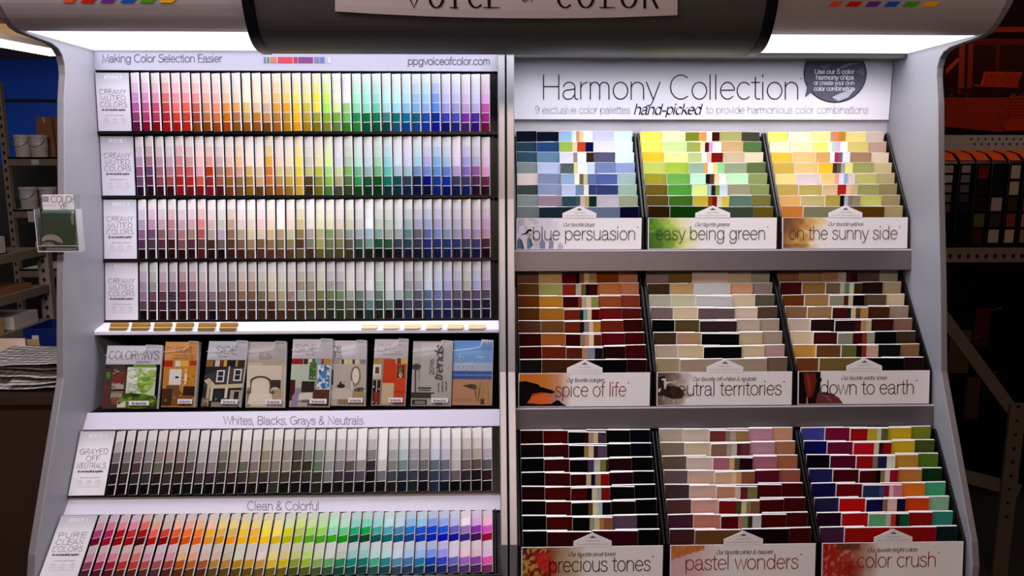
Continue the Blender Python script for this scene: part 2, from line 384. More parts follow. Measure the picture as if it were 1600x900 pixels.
# fascia strips with lettering
for (yt, zt), (yb, zb), s, xa, xb, base_y, cap, nm in (((2.174, .887), (2.140, .8475), 'Whites, Blacks, Grays & Neutrals', 349, 568, 663, 12.5, 'neutral'),
                                                   ((2.040, .6865), (2.006, .6515), 'Clean & Colorful', 386, 499, 797, 13.5, 'bright')):
    P = Plane((yt, zt), (yb, zb)); b = MB(); L = P.len
    b.hexa([P.p(X0, L, 0), P.p(XR, L, 0), P.p(XR, 0, 0), P.p(X0, 0, 0), P.p(X0, L, -.012), P.p(XR, L, -.012), P.p(XR, 0, -.012), P.p(X0, 0, -.012)], alb(hx('bebbca' if nm == 'neutral' else 'c8c5d2')))
    text(b, s, lambda x, y, P=P: P.px(x, -y, .0008), xa, xb, -base_y, cap, 1.15, alb(hx('77747e')))
    b.build('name_strip', INK, rack)
# brochure tray and lower kick
b = MB(); b.box(X0, XR, 2.176, 2.45, .876, .884); b.box(X0, XR, 2.44, 2.45, .884, 1.10); b.build('brochure_tray', BLACK, rack)
b = MB(); b.box(X0, XR, 1.90, 1.92, 0, .50); b.build('kick_panel', GREY, rack)
b = MB(); b.box(.0685, X1, 1.90, 1.92, 0, .45); b.build('kick_panel', GREY, rack)
# right shelves
for yf, zt, zb in ((2.272, 1.345, 1.2835), (2.088, .917, .8565), (1.868, .508, .45)):
    b = MB()
    b.prism([(yf, zt), (yf-.008, zb), (yf-.002, zb), (yf+.006, zt-.006), (2.474, zt-.006), (2.474, zt)], .0685, X1)
    b.build('shelf', SHELFM, rack, fix=True, bevel=.0008)
    b = MB(); b.box(.0685, X1, yf-.0012, yf-.0001, zt-.0035, zt+.0008); b.build('shelf_trim', WHITE, rack)
# ---------------------------------------------------------------- header sign of the right unit
sg = MB(); SY = 2.464
sp = lambda x, y: atY(x, -y, SY-.0012)
zs_, ze_ = atY(1300, 95, SY).z, atY(1300, 187, SY).z
tl, tr, br, bl = V((.0705, SY, zs_)), V((1.268, SY, zs_)), V((1.268, SY, ze_)), V((.0705, SY, ze_))
D = V((0, .009, 0)); sg.hexa([bl, br, tr, tl, bl+D, br+D, tr+D, tl+D], alb(hx('dcdbe4')))
INKD = hx('2a2a30'); LG = alb(hx('b4b4be'))
text(sg, 'Harmony Collection', sp, 845, 1250, -155, 38, 1.7, INKD)
text(sg, '*', sp, 1249, 1255, -133, 12, .6, hx('777780'))
text(sg, '9 exclusive color palettes', sp, 836, 985, -177, 11.5, 1.2, LG)
text(sg, 'to provide harmonious color combinations', sp, 1103, 1357, -177, 11.5, 1.2, LG)
text(sg, 'hand-picked', sp, 990, 1095, -178.5, 16, 1.7, hx('0c0c10'), shear=.22, nib=(.3, .7))
bub = MB(); sq = lambda x, y, h=.0025: atY(x, y, SY-h)
ring = [(1305+48*math.cos(math.radians(a)), 115+44*math.sin(math.radians(a))) for a in range(-27, 208, 6)]
ring = [(x, max(95.5, y)) for x, y in ring]
tail = [(1268, 143.5), (1259, 151), (1262.5, 137)]
cut = [i for i, (x, y) in enumerate(ring) if not (x < 1272 and 136 < y < 146)]
pts = [p for p in ring if not (p[0] < 1272 and 136 < p[1] < 146)]
k = next(i for i, p in enumerate(pts) if p[0] < 1272 and p[1] <= 136); pts = pts[:k]+tail+pts[k:]
big = [(1306+(x-1306)*1.025, 117+(y-117)*1.03 if y > 97 else y) for x, y in pts]
bub.face([sq(x, y, .002) for x, y in reversed(big)], hx('15151a'))
bub.face([sq(x, y, .0028) for x, y in reversed(pts)], hx('5c5d6c'))
for q, c in (([(1325, 98), (1345, 98), (1318, 106), (1308, 108)], '8a8b98'), ([(1300, 152), (1312, 146), (1338, 137), (1325, 152), (1310, 158)], 'b6b7c2'), ([(1280, 104), (1300, 98), (1290, 110)], '70717e'), ([(1335, 112), (1349, 106), (1350, 118)], '787986')):
    bub.face([sq(x, y, .0032) for x, y in reversed(q)], hx(c))
bt = lambda x, y: atY(x, -y, SY-.0038)
for s, xa, xb, yb, w in (('Use our 5 color', 1273, 1335, 115, 1.3), ('harmony chips', 1275, 1334, 124, 1.3), ('or create your own', 1272, 1335, 132.5, .9), ('color combination', 1272, 1335, 141.5, .9)):
    text(bub, s, bt, xa, xb, -yb, 6.5, w, hx('e6e6ee'))
hs = thing('header_sign', 'wide white sign board with thin lettering above the bins of loose chips', 'sign')
sg.build('board', INK, hs); o = bub.build('speech_bubble', INK, hs); o['label'] = 'dark grey speech bubble with white lettering'
base(hs, (.67, SY, ze_))
def scribble(mb, fm, x0, x1, yb, h, w, col, asp=1):
    fm0 = fm
    if asp != 1: yb, h, fm = yb/asp, h/asp, (lambda x, y: fm0(x, y*asp))
    x = x0; rs = random.Random(int(x0*1000+yb*77))
    while x < x1:
        wl = min(x1-x, h*rs.uniform(1.6, 4.2))
        n = max(2, int(wl/(h*.45))); pts = [(x+wl*i/n, yb+h*(.15+.6*(i % 2)*rs.uniform(.5, 1.1))) for i in range(n+1)]
        for a, b in zip(pts[:-1], pts[1:]):
            t = V((b[0]-a[0], b[1]-a[1])).normalized(); nx, ny = -t.y*w/2, t.x*w/2
            mb.face([fm(a[0]+nx, a[1]+ny), fm(a[0]-nx, a[1]-ny), fm(b[0]-nx, b[1]-ny), fm(b[0]+nx, b[1]+ny)], col)
        x += wl+h*.5
# ================================================================== COLOUR STRIPS
import colorsys
def cname(c):
    r, g, b = [max(0, v)**(1/2.2) for v in c]; h, s, v = colorsys.rgb_to_hsv(r, g, b); h *= 360
    if v < .12: return 'black'
    if s < .13: return 'white' if v > .86 else 'pale grey' if v > .68 else 'mid grey' if v > .4 else 'charcoal'
    if h < 14 or h >= 345: n = 'red' if s > .5 else 'rose'
    elif h < 42: n = 'orange' if (v > .75 and s > .55) else 'brown' if s > .35 and v < .7 else 'tan'
    elif h < 66: n = 'yellow' if v > .7 and s > .4 else 'olive' if s > .35 else 'cream' if v > .75 else 'khaki'
    elif h < 160: n = 'green'
    elif h < 200: n = 'teal'
    elif h < 255: n = 'blue'
    elif h < 295: n = 'purple'
    else: n = 'magenta'
    p = 'dark ' if v < .38 else 'pale ' if v > .82 and s < .38 and n not in ('cream', 'tan') else ''
    return p+n
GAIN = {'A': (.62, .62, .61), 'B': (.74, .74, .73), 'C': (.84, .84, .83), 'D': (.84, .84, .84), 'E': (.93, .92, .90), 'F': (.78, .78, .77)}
SD = {}
SD['A'] = '''c9c b6a 947 614;d9c c69 b47 803;d9b c57 b46 801;d77 c44 b23 a01;f9a f77 d43 a11;f9a e65 c43 b21;e99 c65 a43 841;fba d97 b74 841;fbb f97 d74 941;eca e95 c71 a41;edc ea6 b75 851;ffd ec7 ca6 951
fec eca c83 952;fdb dba c95 741;fc8 ea4 b84 a61;fd7 fa3 c93 b81;fe8 fd4 fc2 ea1;fe9 dc5 ca4 a81;fe5 fe5 aa3 871;df6 bf6 9b3 883;ffd efa 8b4 684;fff ad8 7c6 382;bfd 9eb 295 283;afe 9ec 174 053
aed 7db 185 053;cff bee 488 144;cff aef 177 157;bef 9ce 17a 048;ace 8be 167 048;ade 9be 25a 139;8ae 69e 039 019;ccf aae 44b 116;ccf aad 55b 227;dce cad 83a 426;ddf cbe 53a 317;ebe d6b a38 714'''
SD['B'] = '''b9b 857 646 202;a78 646 524 201;b9a 967 845 301;bab a78 944 301;c88 b55 922 801;c99 b55 a22 601;ebb d9a b54 701;d98 a31 822 701;caa 976 854 411;dba b75 852 631;eb8 c98 864 642;fdc ca6 973 751
edc cb9 b97 531;da4 c73 b63 741;ecb cb8 a85 852;edb cb8 b94 862;fd6 dc4 ca4 b93;ccb bb7 542 320;eda bb4 883 661;df9 ad8 8b4 473;dde cda aa7 443;bcb 8b6 574 342;bed 7b9 395 141;cde 9bb 253 032
adb 7b8 152 031;9de 6cb 176 033;def acd 155 034;ddf acd 345 124;ade 79c 124 014;bbe 79d 018 013;8be 69d 149 027;ace 68d 03a 016;edf bad 446 124;aae 87c 447 126;bbd 96a 535 213;ece ead 735 312'''
SD['C'] = '''a9b 858 525 100;b8a 646 434 101;b9a 855 523 100;b78 967 411 200;b9a a67 744 200;c9a 976 523 200;d77 a44 633 500;caa a98 421 200;bba a9a 655 100;b97 864 531 310;dbb a97 753 410;dca cb8 974 531
ebb cb9 752 521;eca ca7 863 521;eed a96 764 531;ecb bb8 873 531;cb7 873 531 541;ddc a98 775 421;dda aa6 994 551;dda 795 674 442;dcb 997 774 441;cca 898 554 331;ccc 9aa 465 121;eff 9bc 698 121
bcb 7a9 153 011;bcb 9a9 253 010;cdd 9aa 345 112;9bb 588 245 113;aac 667 335 112;9ad 56a 127 014;aad 78c 137 014;bbd 89b 137 015;bbd 99b 237 113;dcd a9c 446 113;cbd a9b 437 114;dad c9b 524 201'''
SD['D'] = '''a8a 979 645 100;998 745 412 100;a78 634 412 200;978 434 323 200;955 722 501 200;a77 645 412 200;b99 977 644 310;baa 867 433 101;a99 755 532 311;987 754 421 310;b97 863 421 310;a86 753 431 310
aa8 764 432 320;cb9 a86 520 310;bb9 a96 774 421;ba9 976 531 320;986 998 431 320;986 875 541 331;bb8 773 441 321;998 674 342 221;999 685 342 131;ccb 998 554 331;bbb 676 343 111;ddd 9aa 577 132
9b9 576 243 121;ccc abb 465 111;ccd 9aa 213 011;899 687 345 114;99a 556 334 101;bcd 468 246 014;abd 56a 246 114;99d 558 226 014;99b 556 224 113;aa9 545 213 101;99c 546 214 112;a8a 545 213 102'''
SD['E'] = '''867 433 211 100;877 554 321 100;866 533 322 100;888 655 333 100;976 664 311 110;a87 543 431 210;976 542 321 100;887 644 321 110;aaa 877 432 110;a9a 877 322 100;776 553 322 110;a97 876 421 100
ba9 664 431 100;a99 866 542 210;985 874 431 100;a98 876 543 331;987 886 432 110;543 432 322 110;776 331 332 100;787 574 332 221;aa9 888 676 110;999 777 333 111;a99 554 323 110;ccc 888 445 100
777 323 110 100;ddd bbb 667 110;999 777 344 211;9bb 588 134 012;99a 778 235 122;999 666 223 101;abd 467 235 024;aac 567 336 012;bbb aaa 655 100;988 655 322 100;a98 643 211 100;a9a 555 311 110'''
SD['F'] = '''d9b b47 703 c9a 946;d79 b26 a03 d9a a35;e89 b12 901 d89 a23;e8a c33 a01 d99 b33;e65 a11 501 d76 b43;ea8 f65 b11 d9a b54;dba d43 801 dab a55;fb9 e63 c31 d9a a43;fa9 f73 d51 eb8 b51;fb8 f82 e61 ea8 b62;fca fb3 e92 dba a53;fd8 eb5 d91 dba b84
fd8 db6 f91 cb9 b83;fd7 fc3 fb1 ddb b82;fd8 fb4 fb1 dcb c92;fe7 fe3 fc1 edc c94;fe8 fe6 db1 ed8 db3;dea dd1 bb1 dc8 cb1;de7 bc6 9b1 cc7 893;ce9 9d5 5a1 bd7 9b3;be9 9d5 4a1 cda 8a5;afb 9db 3a1 cdc 6a6;bec 6c8 191 bcb 285;8dc 2a7 053 9cc 187
7db 1a4 142 9cc 176;9dd 4a9 155 bdd 4a8;bee 5ab 166 bdd 288;bde 58a 157 cde 58a;8be 27c 148 ace 47a;8ce 25c 13a 9be 27a;79e 14c 02a 79e 14a;8ae 25d 01a 99e 34b;bbe 66b 119 dce 66b;fef 97b 327 ecd 96b;dae 83a 415 dbc 849;fbd d5b 903 dbd d5a'''
ROWTXT = {'A': 'the top strip row', 'B': 'the second strip row', 'C': 'the third strip row',
          'D': 'the strip row above the ledge', 'E': 'the grey neutrals row', 'F': 'the bright bottom row'}
PITCH = (XE-XS)/36; SY_, ST = math.radians(22), .0048
SW0 = (PITCH-.0026-ST*math.sin(SY_))/math.cos(SY_)
for k, P in ROWS.items():
    cols = [c.split() for ln in SD[k].split('\n') for c in ln.split(';')]
    assert len(cols) == 36, (k, len(cols))
    YW = SY_ if k in 'ABCD' else math.radians(26)
    ST = .0048 if k in 'ABCD' else .0032
    SW = SW0 if k in 'ABCD' else (PITCH-.0009-ST*math.sin(YW))/math.cos(YW)
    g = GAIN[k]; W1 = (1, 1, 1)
    for i, cc in enumerate(cols):
        h4 = [hx(c) for c in cc]; tn = .92 if k in 'ABC' else .9 if k == 'E' else .82
        white = (tn**2.2,)*3
        if k == 'F':
            sw = [smix(h4[0], white, .72), smix(h4[0], white, .1), h4[1], h4[2], smix(h4[3], white, .62), h4[3], h4[4], smix(h4[4], (.003,)*3, .55)]
        else:
            sw = [smix(h4[0], white, .8), smix(h4[0], white, .48), h4[0], h4[1], h4[2], h4[3]]
        if k in 'CD': sw = [mix(c, (sum(c)/3,)*3, .2 if k == 'C' else .3) for c in sw]
        if k == 'E': sw = [mix(c, (sum(c)/3*1.04, sum(c)/3, sum(c)/3*.97), .5) for c in sw]
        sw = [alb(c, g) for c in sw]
        yaw = YW+random.uniform(-.03, .03); dj = random.uniform(-.0009, .0009)
        O = P.p(XS+i*PITCH, .0056+dj, .010)
        d = P.e1*math.cos(yaw)+P.n*math.sin(yaw); nn = P.n*math.cos(yaw)-P.e1*math.sin(yaw)
        L = P.len-.0068
        Q = lambda u, v, t=0: O+d*u-P.e2*v-nn*t
        b = MB(); wc = (.72, .70, .71)
        b.hexa([Q(0, L), Q(SW, L), Q(SW, 0), Q(0, 0), Q(0, L, ST), Q(SW, L, ST), Q(SW, 0, ST), Q(0, 0, ST)], wc)
        n = len(sw)
        for j in range(n):
            gap = (0, .0003, .0008, .0013, .0016, .0016)[j] if k != 'F' else (0, .0003, .0006, .001, .0008, .0004, .0006, .001)[j]
            v0 = L*j/n+gap; v1 = L*(j+1)/n-.0002; rm = (.0007 if j > 1 else .0005) if k in 'ABCD' else .0004
            b.face([Q(.0004, v1, -.0002), Q(SW-rm, v1, -.0002), Q(SW-rm, v0, -.0002), Q(.0004, v0, -.0002)], sw[j])
        o = b.build('colour_strip', INK); recenter(o, P.p(XS+(i+.5)*PITCH, P.len, 0))
        nm = (ORD[i]+' from the left') if i < 18 else (ORD[35-i]+' from the right')
        tag(o, f'{cname(h4[1])} swatch strip, {nm} in {ROWTXT[k]}'.replace('first from the left', 'leftmost').replace('first from the right', 'rightmost'), 'paint strip', 'paint swatch strips in '+ROWTXT[k])
# ---------------------------------------------------------------- row cards
CARDS = {'A': ('ROW A', ['CREAMY', 'MUTED', 'COLORS']), 'B': ('ROW B', ['CREAMY', 'MUTED', 'COLORS']), 'C': ('ROW C', ['CREAMY', 'MUTED', 'COLORS']),
         'D': ('ROW D', ['CREAMY', 'MUTED', 'COLORS']), 'E': ('ROW E', ['GRAYED', 'OFF', 'NEUTRALS']), 'F': ('ROW F', ['PURE', 'CLEAN', 'COLORS'])}
for k, P in ROWS.items():
    CARDC = alb(hx({'A': 'bab8c4', 'B': 'b4b2be', 'C': 'c2c0ca', 'D': 'd2d0d8', 'E': 'd8d4d8', 'F': 'ccc8cc'}[k]))
    b = MB(); L = P.len-.0068; xa, xb = X0+.004, XS-.0035; W = xb-xa; AS = W/L
    M = lambda u, v, h=0: P.p(xa+u*W, .0056+v*L, .016+h)
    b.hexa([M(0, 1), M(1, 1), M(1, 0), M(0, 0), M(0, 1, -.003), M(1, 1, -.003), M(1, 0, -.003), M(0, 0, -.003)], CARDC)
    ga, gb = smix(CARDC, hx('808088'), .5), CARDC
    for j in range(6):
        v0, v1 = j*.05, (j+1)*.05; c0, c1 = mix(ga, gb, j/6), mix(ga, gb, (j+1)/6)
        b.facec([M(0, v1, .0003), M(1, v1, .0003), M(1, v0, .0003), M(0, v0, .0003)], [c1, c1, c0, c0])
    fm = lambda x, y: M(x, -y, .0009)
    tx = alb(hx('605e66'))
    text(b, CARDS[k][0], fm, .27, .68, -.105, .055, .011, alb(hx('e8e8f0')), asp=AS)
    text(b, '>', fm, .74, .80, -.105, .06, .012, alb(hx('e8e8f0')), asp=AS)
    for s, yb in zip(CARDS[k][1], (.365, .475, .585)):
        hw = .41 if len(s) > 4 else .3 if len(s) > 3 else .2
        if s == 'MUTED' or s == 'PURE' or s == 'CLEAN': hw = .39
        text(b, s, fm, .5-hw, .5+hw, -yb, .085, .011, tx, track=.06, asp=AS)
    text(b, 'all work beautifully together', fm, .14, .86, -.645, .028, .012, hx('55555c'), asp=AS)
    scribble(b, fm, .24, .8, -.735, .02, .008, hx('77757c'), asp=AS)
    for ix in (.26, .52, .78):
        for q in ([(ix-.07, .83), (ix-.07, .79), (ix, .765), (ix+.07, .79), (ix+.07, .83), (ix-.07, .83)], [(ix-.04, .80), (ix, .785), (ix+.04, .80)]):
            for (u0, v0), (u1, v1) in zip(q[:-1], q[1:]):
                t = V((u1-u0, v1-v0)).normalized(); nx, ny = -t.y*.004, t.x*.004
                b.face([M(u0+nx, v0+ny, .0009), M(u0-nx, v0-ny, .0009), M(u1-nx, v1-ny, .0009), M(u1+nx, v1+ny, .0009)], alb(hx('c0bec6')))
    scribble(b, fm, .2, .84, -.875, .018, .006, alb(hx('a8a6ae')), asp=AS)
    o = b.build('row_card', INK); recenter(o, M(.5, 1))
    tag(o, {'A': 'topmost white CREAMY MUTED COLORS card, at the left of the uppermost colour strips', 'B': 'second white CREAMY MUTED COLORS card from the top',
            'C': 'third white CREAMY MUTED COLORS card from the top', 'D': 'lowest white CREAMY MUTED COLORS card, just above the ledge',
            'E': 'white GRAYED OFF NEUTRALS card beside the grey strips', 'F': 'white PURE CLEAN COLORS card beside the bright bottom strips'}[k], 'card', 'row name cards down the left edge')
# ---------------------------------------------------------------- little sample blocks on the ledge
lt = Plane((2.318, 1.1265), (2.252, 1.1145))
for side, xs in (('brown', [(170, 202), (204, 236), (239, 270), (273, 304), (308, 339), (342, 373)]), ('cream', [(564, 592), (598, 626), (631, 659), (665, 692), (698, 726), (731, 760)])):
    for i, (pa, pb) in enumerate(xs):
        b = MB(); yt, yb = (504.5, 516) if side == 'brown' else (506.5, 514)
        e = lt.px(pa, yb, .0008); f_ = lt.px(pb-4, yb, .0008)
        Yb = e.y; hgt = atY(pa, yt, Yb+.006).z-e.z; xa, xb = e.x, atY(pb, yt+3, Yb+.004).x
        cols = ('80602c', 'c8a468', '6a4a20', 'a07840') if side == 'brown' else ('c8bc98', 'f0e8cc', 'd8caa0', 'e6dcae')
        W = [.30, .18, .12, .40]; acc = 0
        for j in range(4):
            t0, t1 = acc, acc+W[j]; acc = t1; rec = .0010 if j == 2 else 0
            en = lambda t: xb-.0045*max(0, (t-.72)/.28)-.010*max(0, (.72-t)/.72)
            sl = lambda t: xa+.004*t
            pp = lambda x, t, d: V((x, Yb+.006*t+rec+d, e.z+hgt*t))
            b.hexa([pp(sl(t0), t0, 0), pp(en(t0), t0, 0), pp(en(t1), t1, 0), pp(sl(t1), t1, 0)]+[pp(sl(t0), t0, .005-rec), pp(en(t0), t0, .005-rec), pp(en(t1), t1, .005-rec), pp(sl(t1), t1, .005-rec)], alb(hx(cols[j])))
        y0 = y1 = Yb; z = lambda y: e.z
        o = b.build('sample_block', INK); recenter(o, V(((xa+xb)/2, (y0+y1)/2, z((y0+y1)/2))))
        e_ = 'wooden' if side == 'brown' else 'trim'
        tag(o, f'small {side} {e_} sample block on the white ledge, {ORD[i]} {side} one from the left', 'sample block', f'{side} sample blocks on the ledge')
# ================================================================== BROCHURES in clear pockets
BR = [  # TL, TR, BR, BL in the photograph, thickness, label
 ((168, 540), (256, 533), (247, 643), (159, 641), .006, 'wide brochure with a green plant picture, leftmost in the clear pockets'),
 ((259, 534), (312, 530), (305, 643), (252, 643), .016, 'tan topped thick brochure with an orange room picture'),
 ((327, 533), (382, 530), (376, 643), (314, 642), .010, 'brochure whose cover shows a dark house with white windows'),
 ((388, 534), (447, 531), (445, 643), (384, 643), .006, 'beige brochure showing a pale armchair'),
 ((458, 530), (519, 528), (515, 643), (452, 643), .006, 'brochure showing a bedroom with a dark pillow and a blue-white fabric'),
 ((520, 532), (574, 528), (571, 643), (517, 643), .014, 'brochure showing a pale room with a round mirror and a sofa'),
 ((586, 530), (635, 528), (633, 643), (580, 643), .012, 'brochure showing an orange-red wall and red drawers'),
 ((646, 533), (706, 531), (704, 643), (642, 643), .006, 'grey brochure with large italic lettering running up its cover'),
 ((709, 532), (768, 529), (768, 642), (706, 642), .010, 'brochure showing a beach with dry grass under a blue sky'),
]
SHORT = ['green plant brochure', 'tan topped orange brochure', 'dark house brochure', 'armchair brochure', 'bedroom brochure', 'round mirror brochure', 'red drawers brochure', 'grey lettered brochure', 'beach brochure']
ART = [[] for _ in BR]; P4 = lambda a, b, c, d: [(a, b), (c, b), (c, d), (a, d)]
def H(i, c, *pts): ART[i].append((c, list(pts)))
def Rr(i, c, u0, v0, u1, v1): ART[i].append((c, P4(u0, v0, u1, v1)))      # v measured down from the top
def El(i, c, u, v, ru, rv, a0=0, a1=360): ART[i].append((c, A(u, v, ru, rv, a0, a1, 18)))
BG = ['40322a', 'b8854c', '2e2a26', 'b4a48e', 'a89c90', 'bcae9c', 'b45038', '9c9894', '4a86c4']
TOPC = ['bdb8c0', 'c08a50', 'b4b0b6', 'a8a09c', 'b8b2b6', 'bcb6ba', 'bcb4b8', None, None]
for i, c in enumerate(TOPC):
    if c: Rr(i, c, 0, 0, 1, .30 if i == 0 else .285)
Rr(0, '1c1814', .0, .3, 1, .36); Rr(0, '6a2a18', .12, .42, .38, .60); Rr(0, '3a2a24', .1, .32, .36, .42); Rr(0, '4a7a28', .03, .42, .1, .52)
Rr(0, 'a89a88', .14, .60, .36, .74); Rr(0, '2a2018', .14, .69, .36, .73); Rr(0, '9a8876', .14, .75, .34, .84); Rr(0, '7a4430', .16, .82, .3, .93)
Rr(0, '5a2a20', .0, .62, .12, .98); Rr(0, 'c0c8b4', .40, .34, .92, .86); El(0, '94b050', .74, .58, .15, .16); El(0, '7a9a38', .72, .64, .09, .12); El(0, 'd8dcd0', .5, .5, .1, .1); El(0, 'a8b878', .8, .45, .1, .08)
Rr(0, 'ccccc4', .53, .56, .57, .76); Rr(0, '0c0c0a', .92, .32, 1, .86); Rr(0, '6a8a30', .5, .30, .9, .345); El(0, '5a7a22', .62, .88, .34, .12); El(0, '3a5016', .5, .8, .16, .05); Rr(0, '23301a', .5, .775, .66, .805); Rr(0, 'd0c8c0', .27, .88, .42, .98); El(0, '44601c', .86, .88, .12, .09)
Rr(0, '20241a', .54, .47, .555, .5); Rr(0, '20241a', .58, .46, .595, .5); Rr(0, '20241a', .63, .46, .645, .49)
Rr(1, 'a82818', 0, .29, .26, .385); Rr(1, 'd8c8b0', .33, .29, .5, .38); Rr(1, 'd8a840', .52, .29, .72, .38); Rr(1, 'a83020', .76, .29, 1, .36)
Rr(1, 'b87830', 0, .385, 1, .66); Rr(1, 'd4d0cc', .18, .42, .54, .66); Rr(1, 'c89040', .6, .40, .72, .98); Rr(1, 'b88420', .76, .38, .96, .70); Rr(1, '6a4a30', .12, .67, .5, .78); Rr(1, '4a2c1a', 0, .72, .3, .98); Rr(1, '80502c', .3, .78, .9, .98); Rr(1, '3a2014', .62, .68, .96, .82); Rr(1, '222222', .36, .53, .46, .56); Rr(1, 'e0dcd8', .64, .42, .7, .66)
for a, b_, c in ((0, .18, '8a6030'), (.22, .34, 'c8c0b8'), (.36, .42, '8a2a22'), (.44, .52, 'c8a050'), (.56, .72, '201c1c'), (.74, .8, 'a08050'), (.82, 1, '3a2a20')): Rr(2, c, a, .29, b_, .385)
H(2, '3a3c3e', (.0, .52), (.3, .44), (.62, .40), (1, .42), (1, .66), (0, .70)); Rr(2, '504034', .62, .40, .98, .68); Rr(2, 'd0ccc8', .58, .38, .615, .68)
for a, c_ in ((.30, .44), (.73, .42)): Rr(2, 'd8d4d0', a, c_, a+.2, c_+.18); Rr(2, '2a2e38', a+.035, c_+.02, a+.165, c_+.085); Rr(2, '2a2e38', a+.035, c_+.095, a+.165, c_+.16)
H(2, 'c8b894', (0, .6), (.12, .56), (.3, .66), (.98, .64), (.98, .70), (.2, .72)); Rr(2, 'd4ccbc', .56, .70, .63, .86); Rr(2, 'd4ccbc', .2, .70, .26, .9); Rr(2, 'b8a888', .1, .6, .18, .98); Rr(2, 'a89c90', .7, .74, .98, .98); Rr(2, '302018', .8, .76, .92, .96); Rr(2, '28303a', .32, .76, .5, .88); Rr(2, '7a6248', .0, .86, .14, .98); Rr(2, '948878', .26, .92, .9, .99)
Rr(3, 'c0aE9a'.lower(), 0, .32, .38, .36); Rr(3, 'ccc0b0', 0, .36, 1, .98); El(3, '6a4a30', .36, .60, .26, .08); El(3, 'c8bcaa', .36, .615, .23, .07); Rr(3, 'c4b8a6', .16, .6, .56, .80); H(3, 'd0c6b6', (.1, .8), (.66, .8), (.74, .96), (.05, .96)); Rr(3, '3e3230', .6, .58, .88, .72); El(3, 'c8bcac', .74, .74, .12, .05); Rr(3, '8a7a66', .02, .7, .12, .98); Rr(3, 'a89880', .66, .72, .9, .96); Rr(3, 'b4a690', .9, .3, .96, .98)
for a, b_, c in ((0, .28, '8a2020'), (.3, .4, '3a2c28'), (.42, .5, 'd0ccc0'), (.52, .58, '3a5a30'), (.6, .7, '78a8b4'), (.74, .8, '8a3050'), (.82, 1, 'b08c30')): Rr(4, c, a, .29, b_, .37)
Rr(4, 'b8c0b0', 0, .37, .6, .72); Rr(4, '4a6a3a', .45, .34, .62, .60); Rr(4, 'd8e0e6', .66, .38, .98, .76); El(4, '4a88c0', .8, .5, .1, .08); El(4, '88b4d8', .74, .6, .07, .05); El(4, '5a78a8', .84, .68, .09, .04); Rr(4, '302824', .28, .62, .6, .78); Rr(4, '4a2018', .0, .6, .12, .9); H(4, 'd8d0c8', (.24, .80), (.56, .78), (.56, .88), (.2, .9)); Rr(4, '5a3424', .58, .74, .98, .98); H(4, '9a84a8', (.06, .84), (.24, .7), (.2, .98), (.06, .98)); Rr(4, '6a5a54', .3, .90, .58, .98); Rr(4, 'b8a8a0', .2, .93, .45, .99)
for a, b_, c in ((0, .2, 'a09094'), (.28, .34, '30302c'), (.36, .46, 'd8c890'), (.5, .56, 'd8cc8c'), (.6, .66, '48382c'), (.68, .78, 'd4c88c'), (.82, 1, '8a7c80')): Rr(5, c, a, .29, b_, .36)
Rr(5, 'b4aca4', 0, .36, 1, .98); El(5, '8a6a3c', .7, .54, .15, .15); El(5, 'd8d4cc', .7, .54, .1, .12); Rr(5, '2c2824', .0, .45, .05, .68); El(5, '2a2420', .28, .70, .12, .03); Rr(5, '3a3028', .24, .64, .3, .7); El(5, 'c8bcae', .3, .82, .34, .09); Rr(5, 'a8906a', .62, .78, .98, .98); Rr(5, '504034', .74, .72, .92, .78); Rr(5, '8c7a60', .2, .9, .6, .98); Rr(5, 'd8d0c0', .58, .62, .62, .76)
for a, b_, c in ((0, .14, 'a87c34'), (.16, .26, 'b49044'), (.56, .68, 'd0c4c0'), (.7, .8, '6a3020'), (.82, 1, 'c8b458')): Rr(6, c, a, .29, b_, .37)
Rr(6, 'd8d0c8', .0, .38, .24, .55); Rr(6, '5a4034', .06, .42, .18, .52); Rr(6, 'c03c14', .3, .3, .66, .66); Rr(6, 'ca4018', .66, .37, .98, .98); Rr(6, '2c2014', .72, .40, .92, .58); El(6, 'd8ccb0', .82, .54, .05, .04); El(6, '6a7a30', .82, .46, .07, .04); Rr(6, 'cbb493', .3, .66, .64, .98); Rr(6, 'c2b6aa', .0, .54, .26, .60); Rr(6, '221a18', .02, .62, .24, .98); Rr(6, '8a2a20', .06, .8, .22, .95); Rr(6, 'd0c8c0', .12, .61, .145, .8); Rr(6, 'a83010', .66, .78, .98, .8)
Rr(7, 'b2aeac', .22, .02, .98, .98); Rr(7, 'a8a4a0', 0, .02, .22, .98); El(7, '3a3634', .1, .40, .12, .05); H(7, '4a4644', (.06, .42), (.1, .42), (.12, .8), (.08, .8)); H(7, '4a4644', (.15, .4), (.17, .4), (.2, .62), (.19, .62)); Rr(7, '2e2c2c', .0, .79, .58, .81); Rr(7, '34322f', .0, .81, .5, .88); Rr(7, '4a4644', .16, .71, .5, .74); Rr(7, '55504c', .18, .75, .48, .77); Rr(7, '2c2a2a', .02, .9, .4, .98); Rr(7, '84807c', .1, .92, .36, .97); Rr(7, '6a6664', .62, .94, .8, .98)
Rr(8, '4a86c4', 0, 0, 1, .25); Rr(8, '6a9ccc', 0, .15, 1, .38); Rr(8, 'a0b4cc', 0, .34, 1, .475); Rr(8, '1e4a94', 0, .475, 1, .6); Rr(8, '4a7ab8', 0, .52, 1, .55); Rr(8, 'b88a66', 0, .6, 1, 1); H(8, '3a2a1c', (.24, .70), (.5, .67), (.66, .7), (.6, .76), (.44, .74))
for q in range(26):
    u = .62+.36*random.random(); H(8, random.choice(['a87c3c', 'c8a05c', '7a5828', 'd4b478']), (u-.012, .98-.2*random.random()), (u+.012, .97), (u+random.uniform(-.14, .1), .5+.18*random.random()))
